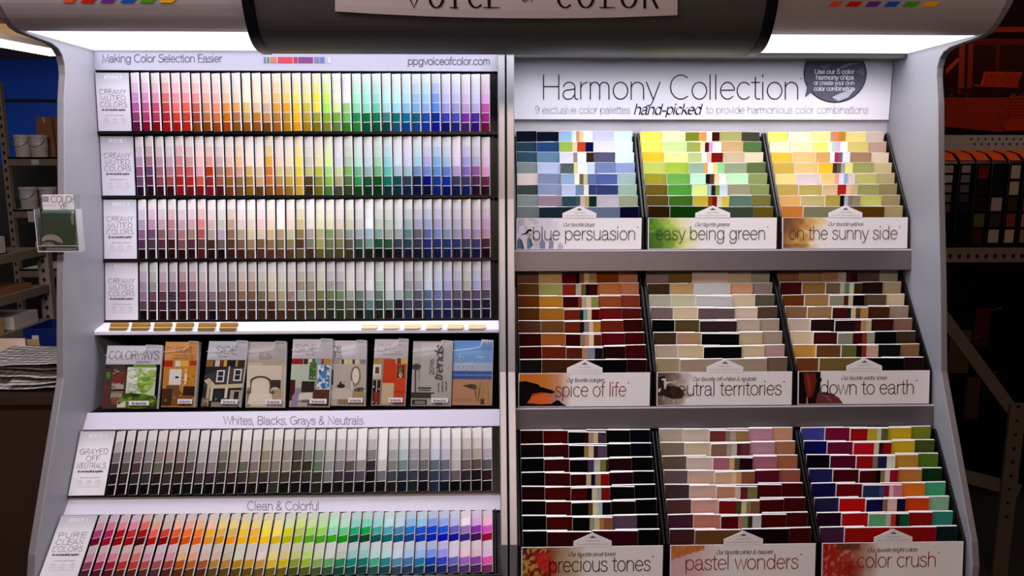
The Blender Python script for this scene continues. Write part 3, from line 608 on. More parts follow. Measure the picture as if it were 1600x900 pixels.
Rr(8, '4a3418', .72, .9, .82, .98); H(8, 'd0dcea', (.55, .27), (.64, .235), (.68, .26), (.74, .24), (.8, .27), (.73, .255), (.68, .275), (.64, .25)); Rr(8, 'b07a5a', .05, .9, .5, .92)
rs = random.Random(3)
def scat(i, n, u0, v0, u1, v1, cols, r0, r1):
    for _ in range(n):
        u, v, r = rs.uniform(u0, u1), rs.uniform(v0, v1), rs.uniform(r0, r1); k = rs.randint(5, 7)
        ART[i].append((rs.choice(cols), [(min(u1, max(u0, u+r*rs.uniform(.6, 1.2)*math.cos(6.283*q/k))), min(v1, max(v0, v+r*.6*rs.uniform(.6, 1.2)*math.sin(6.283*q/k)))) for q in range(k)]))
scat(0, 34, .60, .36, .92, .76, ['8cae4c', 'a8c468', '6e9034', 'c4d498', 'dce0cc', '98b85c'], .025, .07); scat(0, 14, .40, .36, .62, .74, ['d4d8cc', 'c0c8b4', 'e0e2d8', 'b0bc9c'], .03, .07); scat(0, 12, .30, .80, .96, .97, ['6a8c2c', '4c6c1c', '7c9c3c'], .03, .07); scat(0, 10, .02, .36, .36, .96, ['5a2c20', '3c2820', '7a4a34', '8c7a68'], .02, .05)
scat(1, 14, .55, .40, .98, .74, ['c89038', 'a8702c', 'd8a850', '9a5c24'], .02, .06); scat(1, 10, .02, .74, .98, .97, ['5c3820', '804c28', '3c2014', 'a06c3c'], .03, .07)
El(3, '5c3f2a', .36, .60, .27, .075); El(3, 'd2c6b6', .36, .625, .225, .075); Rr(3, '5c3f2a', .10, .60, .125, .80); Rr(3, '5c3f2a', .60, .60, .625, .78); Rr(3, 'd6cab8', .15, .62, .58, .79); H(3, 'dacfbe', (.1, .79), (.64, .79), (.72, .95), (.04, .95)); El(3, '6a4a30', .06, .77, .05, .025); El(3, '6a4a30', .68, .77, .05, .025)
scat(4, 40, .67, .38, .97, .75, ['4a88c0', 'dfe8ee', '8cb8dc', '3c5c98', 'e8eef2', '5a6a8a'], .02, .055); scat(4, 14, .46, .36, .62, .60, ['3c5c30', '5a7c44', '88a070'], .02, .05)
scat(5, 10, .6, .66, .96, .78, ['3a3028', '6a5a3c', 'd8c890', 'a09078'], .015, .04); scat(5, 8, .22, .63, .38, .70, ['2a2420', '1c1814', '5a5048'], .015, .03)
scat(6, 8, .74, .41, .92, .57, ['3c2c18', '6a7030', '241a10'], .02, .04); scat(6, 8, .02, .64, .22, .97, ['a03424', '2c2220', 'c8c0b8', '5a2a22'], .015, .04)
scat(2, 12, .0, .86, .98, .98, ['8c7c68', '6a5a48', 'a89a84', '4c4034'], .02, .05)
for i, (tl, tr, br, bl, th, lab) in enumerate(BR):
    yb0, yt0 = 2.205, 2.262
    pbl, pbr = atY(*bl, yb0), atY(*br, yb0-.006); ptl, ptr = atY(*tl, yt0), atY(*tr, yt0-.006)
    zb = .8865+th*.36; pbl.z = zb; pbr.z = zb; ptr = ptl+(pbr-pbl)
    ux, dv = pbr-pbl, ptl-pbl; nrm = ux.cross(ptl-pbl).normalized()
    def M(u, v, h=0, pbl=pbl, pbr=pbr, ptl=ptl, ptr=ptr, nrm=nrm):
        a = ptl.lerp(ptr, u); b_ = pbl.lerp(pbr, u); return a.lerp(b_, v)+nrm*h
    b = MB(); bgc = alb(hx(BG[i]))
    if i == 6: bgc = alb(hx('9a9088'))
    b.hexa([M(0, 1), M(1, 1), M(1, 0), M(0, 0), M(0, 1, -th), M(1, 1, -th), M(1, 0, -th), M(0, 0, -th)], alb(hx('c4bebc')), front=bgc)
    for j, (c, pts) in enumerate(ART[i]):
        pts = [(min(1, max(0, u)), min(1, max(0, v))) for u, v in pts]
        ar = sum(pts[q][0]*pts[(q+1) % len(pts)][1]-pts[(q+1) % len(pts)][0]*pts[q][1] for q in range(len(pts)))
        if ar > 0: pts = pts[::-1]
        b.face([M(u, v, .0002+.00004*j) for u, v in pts], alb(hx(c), (1.1, 1.1, 1.1)))
    AS = (M(1, .5)-M(0, .5)).length/(M(.5, 1)-M(.5, 0)).length
    fm = lambda x, y: M(x, -y, .0042)
    tc = hx('4a4648')
    if i == 0: text(b, 'COLORWAYS', fm, .05, .95, -.215, .13, .0085, tc, asp=AS); scribble(b, fm, .55, .8, -.27, .03, .008, tc, asp=AS)
    if i == 1: text(b, 'D WRIGHT', fm, .06, .84, -.17, .09, .009, hx('4a3420'), asp=AS); scribble(b, fm, .25, .9, -.22, .035, .009, hx('4a3420'), asp=AS); scribble(b, fm, .25, .9, -.265, .035, .009, hx('4a3420'), asp=AS)
    if i == 2: text(b, 'SIDE', fm, .2, .76, -.19, .11, .0095, tc, asp=AS); scribble(b, fm, .3, .5, -.24, .03, .008, tc, asp=AS)
    if i == 3: text(b, 'ES', fm, .3, .62, -.25, .08, .012, hx('80787a'), asp=AS)
    if i == 4: text(b, 'SIDE', fm, .06, .62, -.19, .11, .0095, hx('7a747c'), asp=AS); scribble(b, fm, .35, .56, -.235, .03, .008, hx('7a747c'), asp=AS)
    if i == 5: text(b, 'OR', fm, .02, .26, -.175, .09, .014, tc, asp=AS); text(b, 'ES', fm, .06, .28, -.27, .09, .014, tc, asp=AS)
    if i == 6: text(b, 'ORIC', fm, .08, .82, -.19, .11, .0095, hx('7a747c'), asp=AS); scribble(b, fm, .25, .84, -.235, .03, .008, tc, asp=AS)
    if i == 7:
        rot = lambda x, y: M(.545-y, 1-x, .0042)
        text(b, '2016', rot, .48, .73, .0, .10, .008, hx('4a4a4e'), asp=1/AS); 
        rot2 = lambda x, y: M(.765-y, 1-x, .0043)
        text(b, 'trends', rot2, .39, .92, -.0, .20, .018, hx('404850'), shear=.2, nib=(.35, .5), asp=1/AS)
        rot3 = lambda x, y: M(.8-y, 1-x, .0043)
        scribble(b, rot3, .22, .38, .0, .05, .012, hx('44444a'), asp=1/AS); scribble(b, rot3, .22, .36, .1, .05, .012, hx('44444a'), asp=1/AS); scribble(b, rot3, .24, .38, -.09, .05, .012, hx('44444a'), asp=1/AS)
    if i == 8: text(b, 'to', fm, .12, .26, -.32, .1, .013, hx('d0d8e4'), shear=.2, asp=AS); text(b, 'north', fm, .08, .55, -.465, .13, .014, hx('dce4ee'), shear=.2, asp=AS)
    o = b.build('brochure', GLOSS); recenter(o, (pbl+pbr)/2)
    tag(o, lab, 'brochure', 'brochures in the clear pockets')
    # clear pocket in front
    t = thing('brochure_pocket', 'clear acrylic pocket in front of the '+SHORT[i], 'brochure pocket', 'clear brochure pockets under the ledge')
    e0, e1 = -.004, 1.004; g_ = .0075
    pl = MB(); arc = [(e0, .02), (e0+.35, .05), (.52, .115), (.66, .10), (.70, .02)]
    outl = [(e0, 1), (e1, 1), (e1, .0), (.72, -.01), (.71, .07), (.66, .105), (.55, .12), (.3, .14), (e0, .16)]
    fr = [M(u, v, g_) for u, v in outl]; bk = [M(u, v, g_-.0014) for u, v in outl]
    pl.face(fr)
    pl.build('front_pane', ACR, t)
    ed = MB()
    for (u0, v0), (u1, v1) in zip(outl[2:-1], outl[3:]):
        tt = V((u1-u0, v1-v0)).normalized(); nx, ny = -tt.y*.006, tt.x*.004
        ed.face([M(u0+nx, v0+ny, g_+.0004), M(u0-nx, v0-ny, g_+.0004), M(u1-nx, v1-ny, g_+.0004), M(u1+nx, v1+ny, g_+.0004)])
    ed.hexa([M(e1, 1, g_), M(e1+.008, 1, g_), M(e1+.008, 0, g_), M(e1, 0, g_), M(e1, 1, -.004), M(e1+.008, 1, -.004), M(e1+.008, 0, -.004), M(e1, 0, -.004)])
    ed.build('pane_rim', ACRE, t)
    if i < 8:
        lb = MB(); u0, u1 = (.52, .94) if i else (.5, .86)
        lb.hexa([M(u0, .945, g_+.0012), M(u1, .945, g_+.0012), M(u1, .875, g_+.0012), M(u0, .875, g_+.0012), M(u0, .945, g_+.0004), M(u1, .945, g_+.0004), M(u1, .875, g_+.0004), M(u0, .875, g_+.0004)], alb(hx('c8c0c6')))
        text(lb, 'The Voice of Color', lambda x, y: M(x, -y, g_+.0016), u0+.05, u1-.05, -.93, .03, .008, hx('55505a'), asp=AS)
        lb.build('label_strip', INK, t)
    base(t, (pbl+pbr)/2)
# ================================================================== BINS of loose chips
PAPER = alb(hx('e6e3e5'))
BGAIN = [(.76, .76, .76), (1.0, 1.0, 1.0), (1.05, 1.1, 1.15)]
CH = {}
CH['blue'] = '''012 012 9bd:125,cef:43,c96:32,fc9:40,fff:85 ccf dff
245 247 9b5:125,eca:45,b42:80,004:75 ddf dff
356 68a dde:130,988:40,eff:85,321:75 557 dff
899 bce 566:130,dd9:40,fff:85,cde:75 78b 9ad
edd 89b 9bd:130,ffe:48,764:40,cca:40,67a:78 56a acc
455 9ac cdf:135,79b:80,ffe:45,347:75 347 acb
9aa a9a 356:140,467:40,ecb:45,cb8:40,132:75 ccd ab9
899 234 - 78a 003'''
CH['green'] = '''fe6 ffb 782:125,e95:70,fed:50,311:70 aa6 443
fe6 cf9 9a5:135,fda:45,412:40,c9c:38,fff:85 ca7 574
fc3 ff9 bc8:130,fff:45,fba:45,711:110 cb9 edb
cd6 ac4 9ba:130,da5:40,fff:45,fd8:45,9d9:65 9a8 674
aa3 7b5 cfd:145,211:40,543:42,fda:45,ffe:70 cfc 9a6
762 5a4 ef9:140,acc:40,222:40,8a5:40,def:75 aa8 9a6
652 472 dc4:140,951:40,811:45,eed:45,ed5:70 687 884
320 140 - 454 762'''
CH['yellow'] = '''fe7 ffc fe9:180,b98:35,e85:45,b83:70 ed8 dcb
fec feb fe7:145,eed:40,bdc:40,dbd:45,efe:75 dc7 ca9
fc4 fc8 da6:140,efe:45,b26:40,766:40,eef:75 a86 edb
db5 ec8 fc3:140,432:40,655:40,aa9:40,ee8:75 aa6 dc9
fe9 edd fd8:140,faa:40,eef:50,9bd:40,edd:70 cc7 cb8
db6 cb6 ec9:145,b22:85,fca:50,dc9:65 aa6 a96
fc7 dc8 cb5:145,111:42,ccd:40,987:45,a98:75 dd7 ba7
e94 997 - 641 cb8'''
CH['orange'] = '''754 ca7 500:125,100:30,853:40,cb8:45,a86:65 841 c86
642 995 721:115,a98:45,552:40,100:30,300:70 a63 b75
631 a72 300:130,732:30,a98:40,cb9:40,784:60 842 732
531 962 621:135,122:30,799:35,cb9:35,400:70 611 511
532 642 621:130,112:35,877:40,cba:35,a72:60 621 300
300 952 300:125,876:40,b86:35,dca:40,521:65 501 400
300 621 521:130,a86:45,889:60,111:65 200 400
111 421 - 000 200'''
CH['off-white'] = '''988 763 cba:1 cb9 aa9
432 b96 bbb:1 c97 988
aa9 bb9 bbb:1 cb9 554
766 cb9 655:1 cba 543
000 542 322:1 ba9 a98
432 a86 000:1 ba8 a98
ba9 cb9 000:1 cb9 b99
a97 a98 - a98 765'''
CH['earth brown'] = '''864 975 975:120,a99:35,aa8:35,423:40,311:60 544 998
411 863 654:120,aa8:40,576:40,bb9:40,321:65 211 a97
631 974 887:125,421:40,bb9:40,100:100 543 cb9
864 975 411:120,122:35,cb9:40,542:40,a84:65 421 987
cba 211 211:130,411:40,a86:35,ba8:35 311 865
dca 411 887:125,401:80,832:40,998:65 000 432
c94 642 663:125,111:45,832:40,ca9:100 111 864
742 763 - 000 211'''
CH['dark jewel'] = '''200 400 000:110,200:30,a87:35,cb8:30,434:55 000 001
100 300 000:105,974:30,cb9:35,312:30,545:60 000 001
000 300 000:105,435:35,bba:35,773:35,210:10 200 000
000 300 300:115,ba8:35,112:30,986:40,800:60 201 000
200 400 400:110,100:35,cb9:35,9aa:30,710:60 000 000
000 400 000:115,542:30,dc9:35,abb:30,001:60 100 000
000 400 000:120,998:35,cb9:35,a74:30,853:60 545 000
000 300 - 301 000'''
CH['pink'] = '''ba9 cba 733:110,876:30,a98:40,974:85 b89 c97
876 cb9 865:105,a98:35,bba:35,522:30,633:60 b89 a75
654 cba a67:110,ca7:35,553:35,201:90 a67 a64
655 ca9 ca8:115,db9:30,c96:35,853:90 512 954
433 ca9 b86:115,cba:35,622:45,774:60 401 400
533 c98 711:120,442:35,cb8:35,875:30,753:60 400 400
423 b76 501:115,a76:35,785:30,322:30,bbb:60 400 400
422 642 - 100 400'''
CH['bright'] = '''449 713 911:120,ba3:70,cca:30,563:50 ca2 782
115 613 b12:145,cca:35,311:30,811:60 ca2 452
001 502 911:115,776:35,224:65,ddc:60 b83 572
225 401 401:115,000:30,875:30,dcb:35,913:60 b73 131
114 601 235:115,447:35,813:35,dbb:30,c79:60 d72 4a7
224 b11 114:115,865:35,dba:65,113:60 c41 8b9
202 a11 6a7:120,bba:35,b32:35,311:30,153:65 811 387
424 911 - 811 122'''
def lerpc(stops, t):
    for (a, ca), (b, cb) in zip(stops[:-1], stops[1:]):
        if t <= b: return smix(ca, cb, max(0, (t-a)/(b-a)))
    return stops[-1][1]
def vn(u, v, s=0):                       # smooth value noise
    def h(i, j): return (math.sin(i*127.1+j*311.7+s*74.7)*43758.5453) % 1
    i, j = math.floor(u), math.floor(v); fu, fv = u-i, v-j; fu = fu*fu*(3-2*fu); fv = fv*fv*(3-2*fv)
    return (h(i, j)*(1-fu)+h(i+1, j)*fu)*(1-fv)+(h(i, j+1)*(1-fu)+h(i+1, j+1)*fu)*fv
S_ = lambda *a: [(t, hx(c)) if isinstance(c, str) else (t, c) for t, c in a]
def pic(nm, u, v):
    n = vn(u*26, v*7, 3); n2 = vn(u*60, v*16, 5); pp = PAPER
    if nm == 'blue': return lerpc(S_((0, 'c9c3d0'), (.28, 'd0cad6'), (.42, pp)), u+.2*(n-.5)) if n > .45 else lerpc(S_((0, 'aaa6b8'), (.2, 'bcb6c6'), (.36, pp)), u+.1*(n2-.5))
    if nm == 'green':
        c = lerpc(S_((0, '466a2c'), (.07, '4f7c2c'), (.15, '7a9c3c'), (.22, 'b8c468'), (.30, 'dcdca8'), (.4, pp)), u+.06*(n-.5)+(.05 if v < .3 else 0)-.03*v)
        return smix(c, hx('8cc43c'), .6*max(0, n2-.45)*2) if (u < .22 and v < .45) else (smix(c, hx('2c4c20'), .5*n2) if u < .12 else c)
    if nm == 'yellow': return lerpc(S_((0, '6c4a34'), (.1, '8a6038'), (.18, 'b88848'), (.26, 'e0c08c'), (.36, pp)), u+.12*(n-.5)+.1*v*(1 if .4 < v < .85 else .2)-.02)
    if nm == 'orange': return lerpc(S_((0, 'b4642c'), (.2, 'c0702f'), (.3, 'c08c66'), (.4, pp)), u) if v < .5 else lerpc(S_((0, 'c84f22'), (.22, 'd0602a'), (.3, 'a87c70'), (.42, pp)), u+.04*(v-.5))
    if nm == 'off-white': return lerpc(S_((0, '5c4844'), (.08, '6c5650'), (.14, '8c7870'), (.2, 'b0a098'), (.27, pp)), u+.1*(n-.5)+(.04 if v > .75 else 0))
    if nm == 'earth brown': return hx('140c0c') if u < .165+.015*n2 else pp
    if nm == 'dark jewel':
        c = lerpc(S_((0, '5a281c'), (.12, '7c3020'), (.2, '8a4030'), (.27, 'a88868'), (.36, 'c4b094'), (.48, pp)), u+.06*(n-.5))
        if .09 < u < .25 and .15 < v < .75 and abs(u-.08-.2*v) < .07: c = smix(hx('a01c18'), hx('c43c30'), n2)
        elif u < .2 and n2 > .5: c = smix(c, hx('d0a050'), .8)
        elif u < .2 and n2 < .25: c = smix(c, hx('3a1410'), .7)
        return c
    if nm == 'pink':
        if v < .4-1.3*(u-.02) and u < .23: return smix(hx('b86838'), hx('c88850'), n2)
        if u < .2 and v > .9 and u > .14: return hx('b06040')
        return lerpc(S_((0, 'd0aab0'), (.16, 'd8b8bc'), (.35, pp)), u+.05*(n-.5))
    if nm == 'bright':
        c = lerpc(S_((0, 'a01c14'), (.1, 'b03024'), (.2, 'a84030'), (.3, 'b89080'), (.42, pp)), u+.05*(n-.5))
        if n2 > .72 and u < .24: c = smix(c, hx('d0a890'), .6)
        if v > .5 and .1 < u < .3: c = smix(c, hx('8c1814'), .6*(1-abs(u-.2)*8) if abs(u-.2) < .12 else 0)
        if .1 < u < .27 and v < .22: c = smix(c, hx('4a3428'), .6)
        return c
    return pp
BX = [(.0775, .452), (.471, .860), (.877, 1.259)]
BYZ = [((2.462, 1.701), (2.288, 1.440), (2.274, 1.3475)), ((2.312, 1.2755), (2.105, 1.014), (2.0915, .9195)), ((2.067, .8595), (1.882, .604), (1.870, .5105))]
BIN = [ # name, title, x0, x1, ink, script, sx0, sx1
 [('blue', 'blue persuasion', .126, .955, '33343c', 'Our favorite blues', .37, .62), ('green', 'easy being green', .06, .915, '3c4a30', 'Our favorite greens', .36, .63), ('yellow', 'on the sunny side', .05, .92, '5a4838', 'Our favorite yellows', .36, .64)],
 [('orange', 'spice of life', .276, .82, '7a2416', 'Our favorite oranges', .36, .645), ('off-white', 'neutral territories', .09, .925, '33221e', 'Our favorite off-whites & neutrals', .26, .73), ('earth brown', 'down to earth', .165, .885, '24140f', 'Our favorite earthy tones', .325, .67)],
 [('dark jewel', 'precious tones', .19, .915, '20140f', 'Our favorite jewel tones', .33, .66), ('pink', 'pastel wonders', .1, .885, '8a3030', 'Our favorite pinks & mauves', .31, .70), ('bright', 'color crush', .245, .81, '8a2420', 'Our favorite bright colors', .32, .67)]]
SHELFN = ['top', 'middle', 'bottom']; SIDEN = ['left', 'middle', 'right']
for r in range(3):
    (yb, zb), (yt, zt), (yc, zc) = BYZ[r]
    for q in range(3):
        nm, title, tx0, tx1, ink, scr, sx0, sx1 = BIN[r][q]; x0, x1 = BX[q]
        t = thing('chip_bin', f'black sided bin of {nm} paint chips, {SIDEN[q]} one on the {SHELFN[r]} shelf', 'chip bin', 'chip bins on the right hand shelves')
        prof = [(yc+.0035, zc), (yt+.0035, zt+.003), (yb-.006, zb-.006), (yb+.002, zb-.005), (yb+.008, zb-.012), (yb+.012, zc)]
        for xa, xb in ((x0-.0075, x0-.0015), (x1+.0015, x1+.0075)):
            b = MB(); b.prism(prof, xa, xb); b.build('side_panel', BLACK, t, fix=True, bevel=.0018)
        b = MB(); b.box(x0-.0015, x1+.0015, yb+.007, yb+.0105, zc, zb-.016); b.build('back_panel', BLACK, t)
        b = MB(); b.box(x0-.0015, x1+.0015, yc+.004, yb+.007, zc, zc+.003); b.build('bottom_panel', BLACK, t)
        # front card
        TL, TR_, BR_, BL_ = V((x0, yt, zt)), V((x1, yt, zt)), V((x1-.002, yc, zc)), V((x0-.001, yc, zc)); nrm = (TR_-TL).cross(TL-BL_).normalized()
        if nrm.y > 0: nrm = -nrm
        M = lambda u, v, h=0, TL=TL, TR_=TR_, BR_=BR_, BL_=BL_, nrm=nrm: TL.lerp(TR_, u).lerp(BL_.lerp(BR_, u), v)+nrm*h
        b = MB(); b.hexa([M(0, 1), M(1, 1), M(1, 0), M(0, 0), M(0, 1, -.002), M(1, 1, -.002), M(1, 0, -.002), M(0, 0, -.002)], PAPER)
        NU, NV, UM = 56, 18, .5
        for i in range(NU):
            for j in range(NV):
                u0, u1, v0, v1 = .006+UM*i/NU, .006+UM*(i+1)/NU, .012+.97*j/NV, .012+.97*(j+1)/NV
                b.facec([M(u0, v1, .0002), M(u1, v1, .0002), M(u1, v0, .0002), M(u0, v0, .0002)], [alb(pic(nm, uu, vv)) for uu, vv in ((u0, v1), (u1, v1), (u1, v0), (u0, v0))])
        def poly(c, pts, h=.00035):
            ar = sum(pts[k][0]*pts[(k+1) % len(pts)][1]-pts[(k+1) % len(pts)][0]*pts[k][1] for k in range(len(pts)))
            if ar > 0: pts = pts[::-1]
            b.face([M(u, v, h) for u, v in pts], alb(hx(c)))
        if nm == 'blue':
            for c, p in (('5a6a86', [(.005, .98), (.005, .74), (.02, .62), (.045, .72), (.06, .98)]), ('5f7492', [(.085, .98), (.085, .66), (.1, .6), (.115, .66), (.125, .9), (.11, .98)]), ('20242e', [(.02, .62), (.045, .72), (.062, .98), (.05, .98), (.036, .76)]), ('1c2028', [(.1, .6), (.115, .66), (.13, .88), (.118, .9)]),
                         ('807e96', [(.185, .98), (.185, .78), (.205, .66), (.23, .78), (.23, .98)]), ('8a889e', [(.255, .98), (.26, .76), (.278, .64), (.298, .78), (.295, .98)]), ('b4b0be', [(.33, .98), (.33, .86), (.35, .76), (.375, .9), (.37, .98)])): poly(c, p)
            poly('a89a86', [(.07, .5), (.1, .38), (.118, .42), (.12, .55), (.105, .62), (.09, .58)], .0004); poly('16181e', [(.03, .53), (.07, .47), (.09, .37), (.11, .34), (.125, .4), (.118, .44), (.1, .43), (.085, .5), (.06, .53)], .0005); poly('dcd8d4', [(.1, .42), (.118, .43), (.114, .46), (.1, .455)], .0006)
        if nm == 'orange':
            poly('0e0a08', [(.004, .25), (.05, .23), (.1, .28), (.15, .33), (.165, .4), (.2, .44), (.25, .5), (.28, .56), (.25, .61), (.2, .58), (.15, .63), (.1, .66), (.085, .78), (.06, .9), (.03, .93), (.004, .9)]); poly('b04c20', [(.095, .62), (.19, .56), (.17, .61), (.12, .64)], .0005)
            poly('120c0c', [(.004, .98), (.004, .9), (.06, .88), (.16, .92), (.25, .91), (.29, .8), (.31, .82), (.33, .9), (.37, .98)])
        if nm == 'off-white':
            poly('2c1e1c', [(.006, .14), (.06, .1), (.06, .36), (.1, .42), (.14, .62), (.12, .8), (.05, .7), (.006, .68)]); poly('c8bab0', [(.035, .18), (.065, .18), (.07, .28), (.11, .27), (.11, .32), (.075, .34), (.065, .5), (.055, .5), (.05, .24), (.035, .24)], .0005); poly('b8aaa0', [(.11, .28), (.14, .24), (.15, .3), (.12, .36)], .0005)
            poly('d0c4ba', [(.012, .5), (.03, .46), (.03, .52), (.02, .6), (.012, .58)], .0005); poly('3a2a26', [(.09, .44), (.16, .42), (.2, .6), (.19, .78), (.12, .8)], .0004); poly('c0b0a6', [(.05, .7), (.055, .7), (.055, .84), (.05, .84)], .0006); poly('c0b0a6', [(.12, .8), (.13, .8), (.13, .9), (.12, .9)], .0006)
        if nm == 'earth brown':
            poly('6a2018', [(.04, .05), (.13, .05), (.14, .3), (.125, .6), (.115, .8), (.07, .8), (.055, .5), (.045, .3)]); poly('8a3028', [(.06, .1), (.08, .1), (.1, .5), (.09, .75), (.075, .5)], .0005); poly('c08c60', [(.065, .78), (.072, .78), (.078, .98), (.066, .98)], .0006); poly('200c0c', [(.04, .98), (.15, .6), (.17, .98)], .0005)
            poly('6a3434', [(.135, .98), (.15, .66), (.2, .62), (.26, .68), (.31, .8), (.345, .98)], .0006); poly('8a4c48', [(.17, .68), (.22, .72), (.26, .88), (.25, .96), (.21, .78)], .0007)
        fm = lambda x, y, M=M: M(x, -y, .0011)
        ic = hx(ink); AS = (x1-x0)/(zt-zc)
        text(b, title, fm, tx0, tx1, -.70, .42, .0062, ic, asp=AS)
        text(b, '*', fm, tx1+.006, tx1+.022, -.43, .15, .003, ic, asp=AS)
        text(b, scr, fm, sx0, sx1, -.265, .115, .0030, hx('5c545c') if r == 0 else hx('40302a'), shear=.28, nib=(.35, .7), asp=AS)
        b.build('front_card', INK, t)
        # peaked tab rising from the card's middle
        b = MB(); uA, uB = .365, .635; out = [(uA, .0), (uA, -.15), (.5, -.39), (uB, -.15), (uB, .0)]
        fr = [M(u, v, .0007) for u, v in out]; bk = [M(u, v, -.0009) for u, v in out]
        b.face(fr[::-1] if False else fr, PAPER); b.face(bk[::-1], PAPER)
        for i in range(5): b.face([fr[i], bk[i], bk[(i+1) % 5], fr[(i+1) % 5]], alb(hx('f0ecee')))
        tm = lambda x, y, M=M: M(x, -y, .0012); gc = alb(hx('9a949c'))
        scribble(b, tm, .455, .55, .145, .05, .0025, gc, asp=AS); scribble(b, tm, .39, .61, .055, .045, .002, gc, asp=AS)
        b.face([M(.475, -.25, .0012), M(.525, -.25, .0012), M(.5, -.31, .0012)], hx('55505a'))
        b.build('tab', INK, t, fix=True)
        base(t, ((x0+x1)/2, (yc+yb)/2, zc))
        # chips
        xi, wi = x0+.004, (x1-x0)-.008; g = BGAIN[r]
        for k, ln in enumerate(CH[nm].split('\n')):
            c1, c2, ce, r2, r1 = ln.split(); f = k/8.0; Yk = yb+(yt+.004-yb)*f; Zk = zb+(zt-zb)*f
            tier = 'front tier' if k == 7 else 'rear tier' if k == 0 else ORD[7-k]+' tier back'
            for pos, col, ua, ub, dy in (('far left', c1, 0, .325, 0), ('inner left', c2, .175, .5, -.0066), ('centre', ce, .365, .655, -.0132), ('inner right', r2, .505, .84, -.0066), ('far right', r1, .675, 1, 0)):
                if col == '-': continue
                b = MB(); xa = xi+ua*wi+random.uniform(-.0012, .0006); xb = xi+ub*wi+random.uniform(-.0012, .0006)
                z1 = Zk+random.uniform(-.0014, .0014)-(.001 if pos == 'centre' else 0); z0 = z1-.078; lean = .0035
                y = Yk+dy; T = .0058; sk = random.uniform(-.0012, .0012)
                z0 = max(z0, zc+.004)
                C = [V((xa, y-lean, z0)), V((xb, y-lean, z0)), V((xb, y, z1+sk)), V((xa, y, z1-sk))]
                Bk = [p+V((0, T, 0)) for p in C]
                b.hexa(C+Bk, (.80, .79, .79))
                mg = .0003; segs = [(s.split(':')[0], float(s.split(':')[1])) for s in col.split(',')] if ':' in col else [(col, 1)]
                tot = sum(w for _, w in segs); acc = 0
                e1_ = (C[1]-C[0])
                for ch, w in segs:
                    u0 = mg/(xb-xa)+(1-2*mg/(xb-xa))*acc/tot; acc += w; u1 = mg/(xb-xa)+(1-2*mg/(xb-xa))*acc/tot
                    pt = lambda u, v: C[0].lerp(C[1], u).lerp(C[3].lerp(C[2], u), v)+V((0, -.0003, .0))
                    vt = 1-.0008/(z1-z0)
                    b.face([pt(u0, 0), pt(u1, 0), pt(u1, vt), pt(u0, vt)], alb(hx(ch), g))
                if pos == 'centre':
                    o = b.build('palette_chip', INK); names = []
                    for ch, w in segs:
                        cn = cname(hx(ch))
                        if cn not in names: names.append(cn)
                    lab = f'palette chip of {" and ".join(names[:2])}, {tier} of the {nm} bin' if len(segs) > 1 else f'wide single {names[0]} chip, centre of {tier} of the {nm} bin'
                    tag(o, lab, 'palette chip', 'palette chips in the bin middles')
                else:
                    o = b.build('paint_chip', INK)
                    tag(o, f'{cname(hx(col))} paint chip, {pos} in the {tier} of the {nm} bin', 'paint chip', f'paint chips in the {nm} bin')
                recenter(o, ((xa+xb)/2, y, z0))
# ================================================================== LEAFLET HOLDER on the left panel
t = thing('leaflet_holder', 'clear acrylic leaflet holder fixed to the front edge of the left grey panel', 'leaflet holder')
HY = 2.100; a = atY(57, 327, HY); c = atY(122.5, 392, HY); xa, xb, zt_, zb_ = a.x-.005, c.x+.002, a.z, c.z
b = MB(); b.box(xa, xb, HY, HY+.0025, zb_, zt_); b.build('front_pane', ACR, t)
b = MB(); b.box(xa, xb, HY+.024, HY+.0265, zb_, atY(60, 304, HY).z); b.build('back_pane', ACR, t)
b = MB(); b.box(xa, xb, HY, HY+.0265, zb_-.003, zb_); b.box(xa, xb, HY-.0008, HY, zb_+.013, zb_+.0145); b.build('base_edge', ACRE, t)
for q0, q1 in ((xa-.0025, xa), (xb, xb+.0025)):
    b = MB(); b.box(q0, q1, HY-.0004, HY+.0265, zb_-.003, zt_); b.build('side_edge', ACRE, t)
base(t, ((xa+xb)/2, HY+.013, zb_))
LY = HY+.009; L = lambda x, y, h=0: atY(x, y, LY-h); b = MB()
tl, br = atY(63, 304.5, LY), atY(118.5, 388, LY); b.box(tl.x+.003, br.x, LY, LY+.012, zb_+.001, tl.z, alb(hx('cfc6ca')))
def fl(c, pts, h):
    q = [L(min(117.5, max(65.5, x)), y, h) for x, y in pts]; n = (q[1]-q[0]).cross(q[2]-q[0])
    if n.y > 0: q = q[::-1]
    b.face(q, alb(hx(c)))
fl('6a826e', [(62, 328), (120, 328), (120, 387), (62, 387)], .0003)
fl('f0f2e4', [(62, 383)]+[(max(62.5, 80+19*math.cos(math.radians(180-x))), 384-18*math.sin(math.radians(x))) for x in range(10, 165, 10)]+[(97, 383)], .0006)
fl('70806a', [(64, 383)]+[(max(63, 78+15*math.cos(math.radians(180-x))), 384-9.5*math.sin(math.radians(x))) for x in range(10, 150, 10)]+[(94, 378), (99, 384)], .0009)
fl('c4c8b8', [(63, 384)]+[(max(63.5, 75+11*math.cos(math.radians(180-x))), 384.5-6.5*math.sin(math.radians(x))) for x in range(10, 175, 10)]+[(84, 384)], .0012)
fl('d4d4cc', [(112, 330), (115, 330), (115.5, 350), (112.5, 352), (110.5, 340)], .0006)
fl('8c848c', [(65, 306.5), (76, 306.5), (76, 315.5), (64, 315.5)], .0003)
lm = lambda x, y: L(x, -y, .0006)
text(b, 'COLOR', lm, 79, 119, -316, 10, 1.3, hx('8a8288')); text(b, 'YE', lm, 92, 105, -327, 8.5, 1.2, hx('8a8288'))
scribble(b, lm, 64, 88, -321.5, 2.2, .4, hx('aaa2a8'))
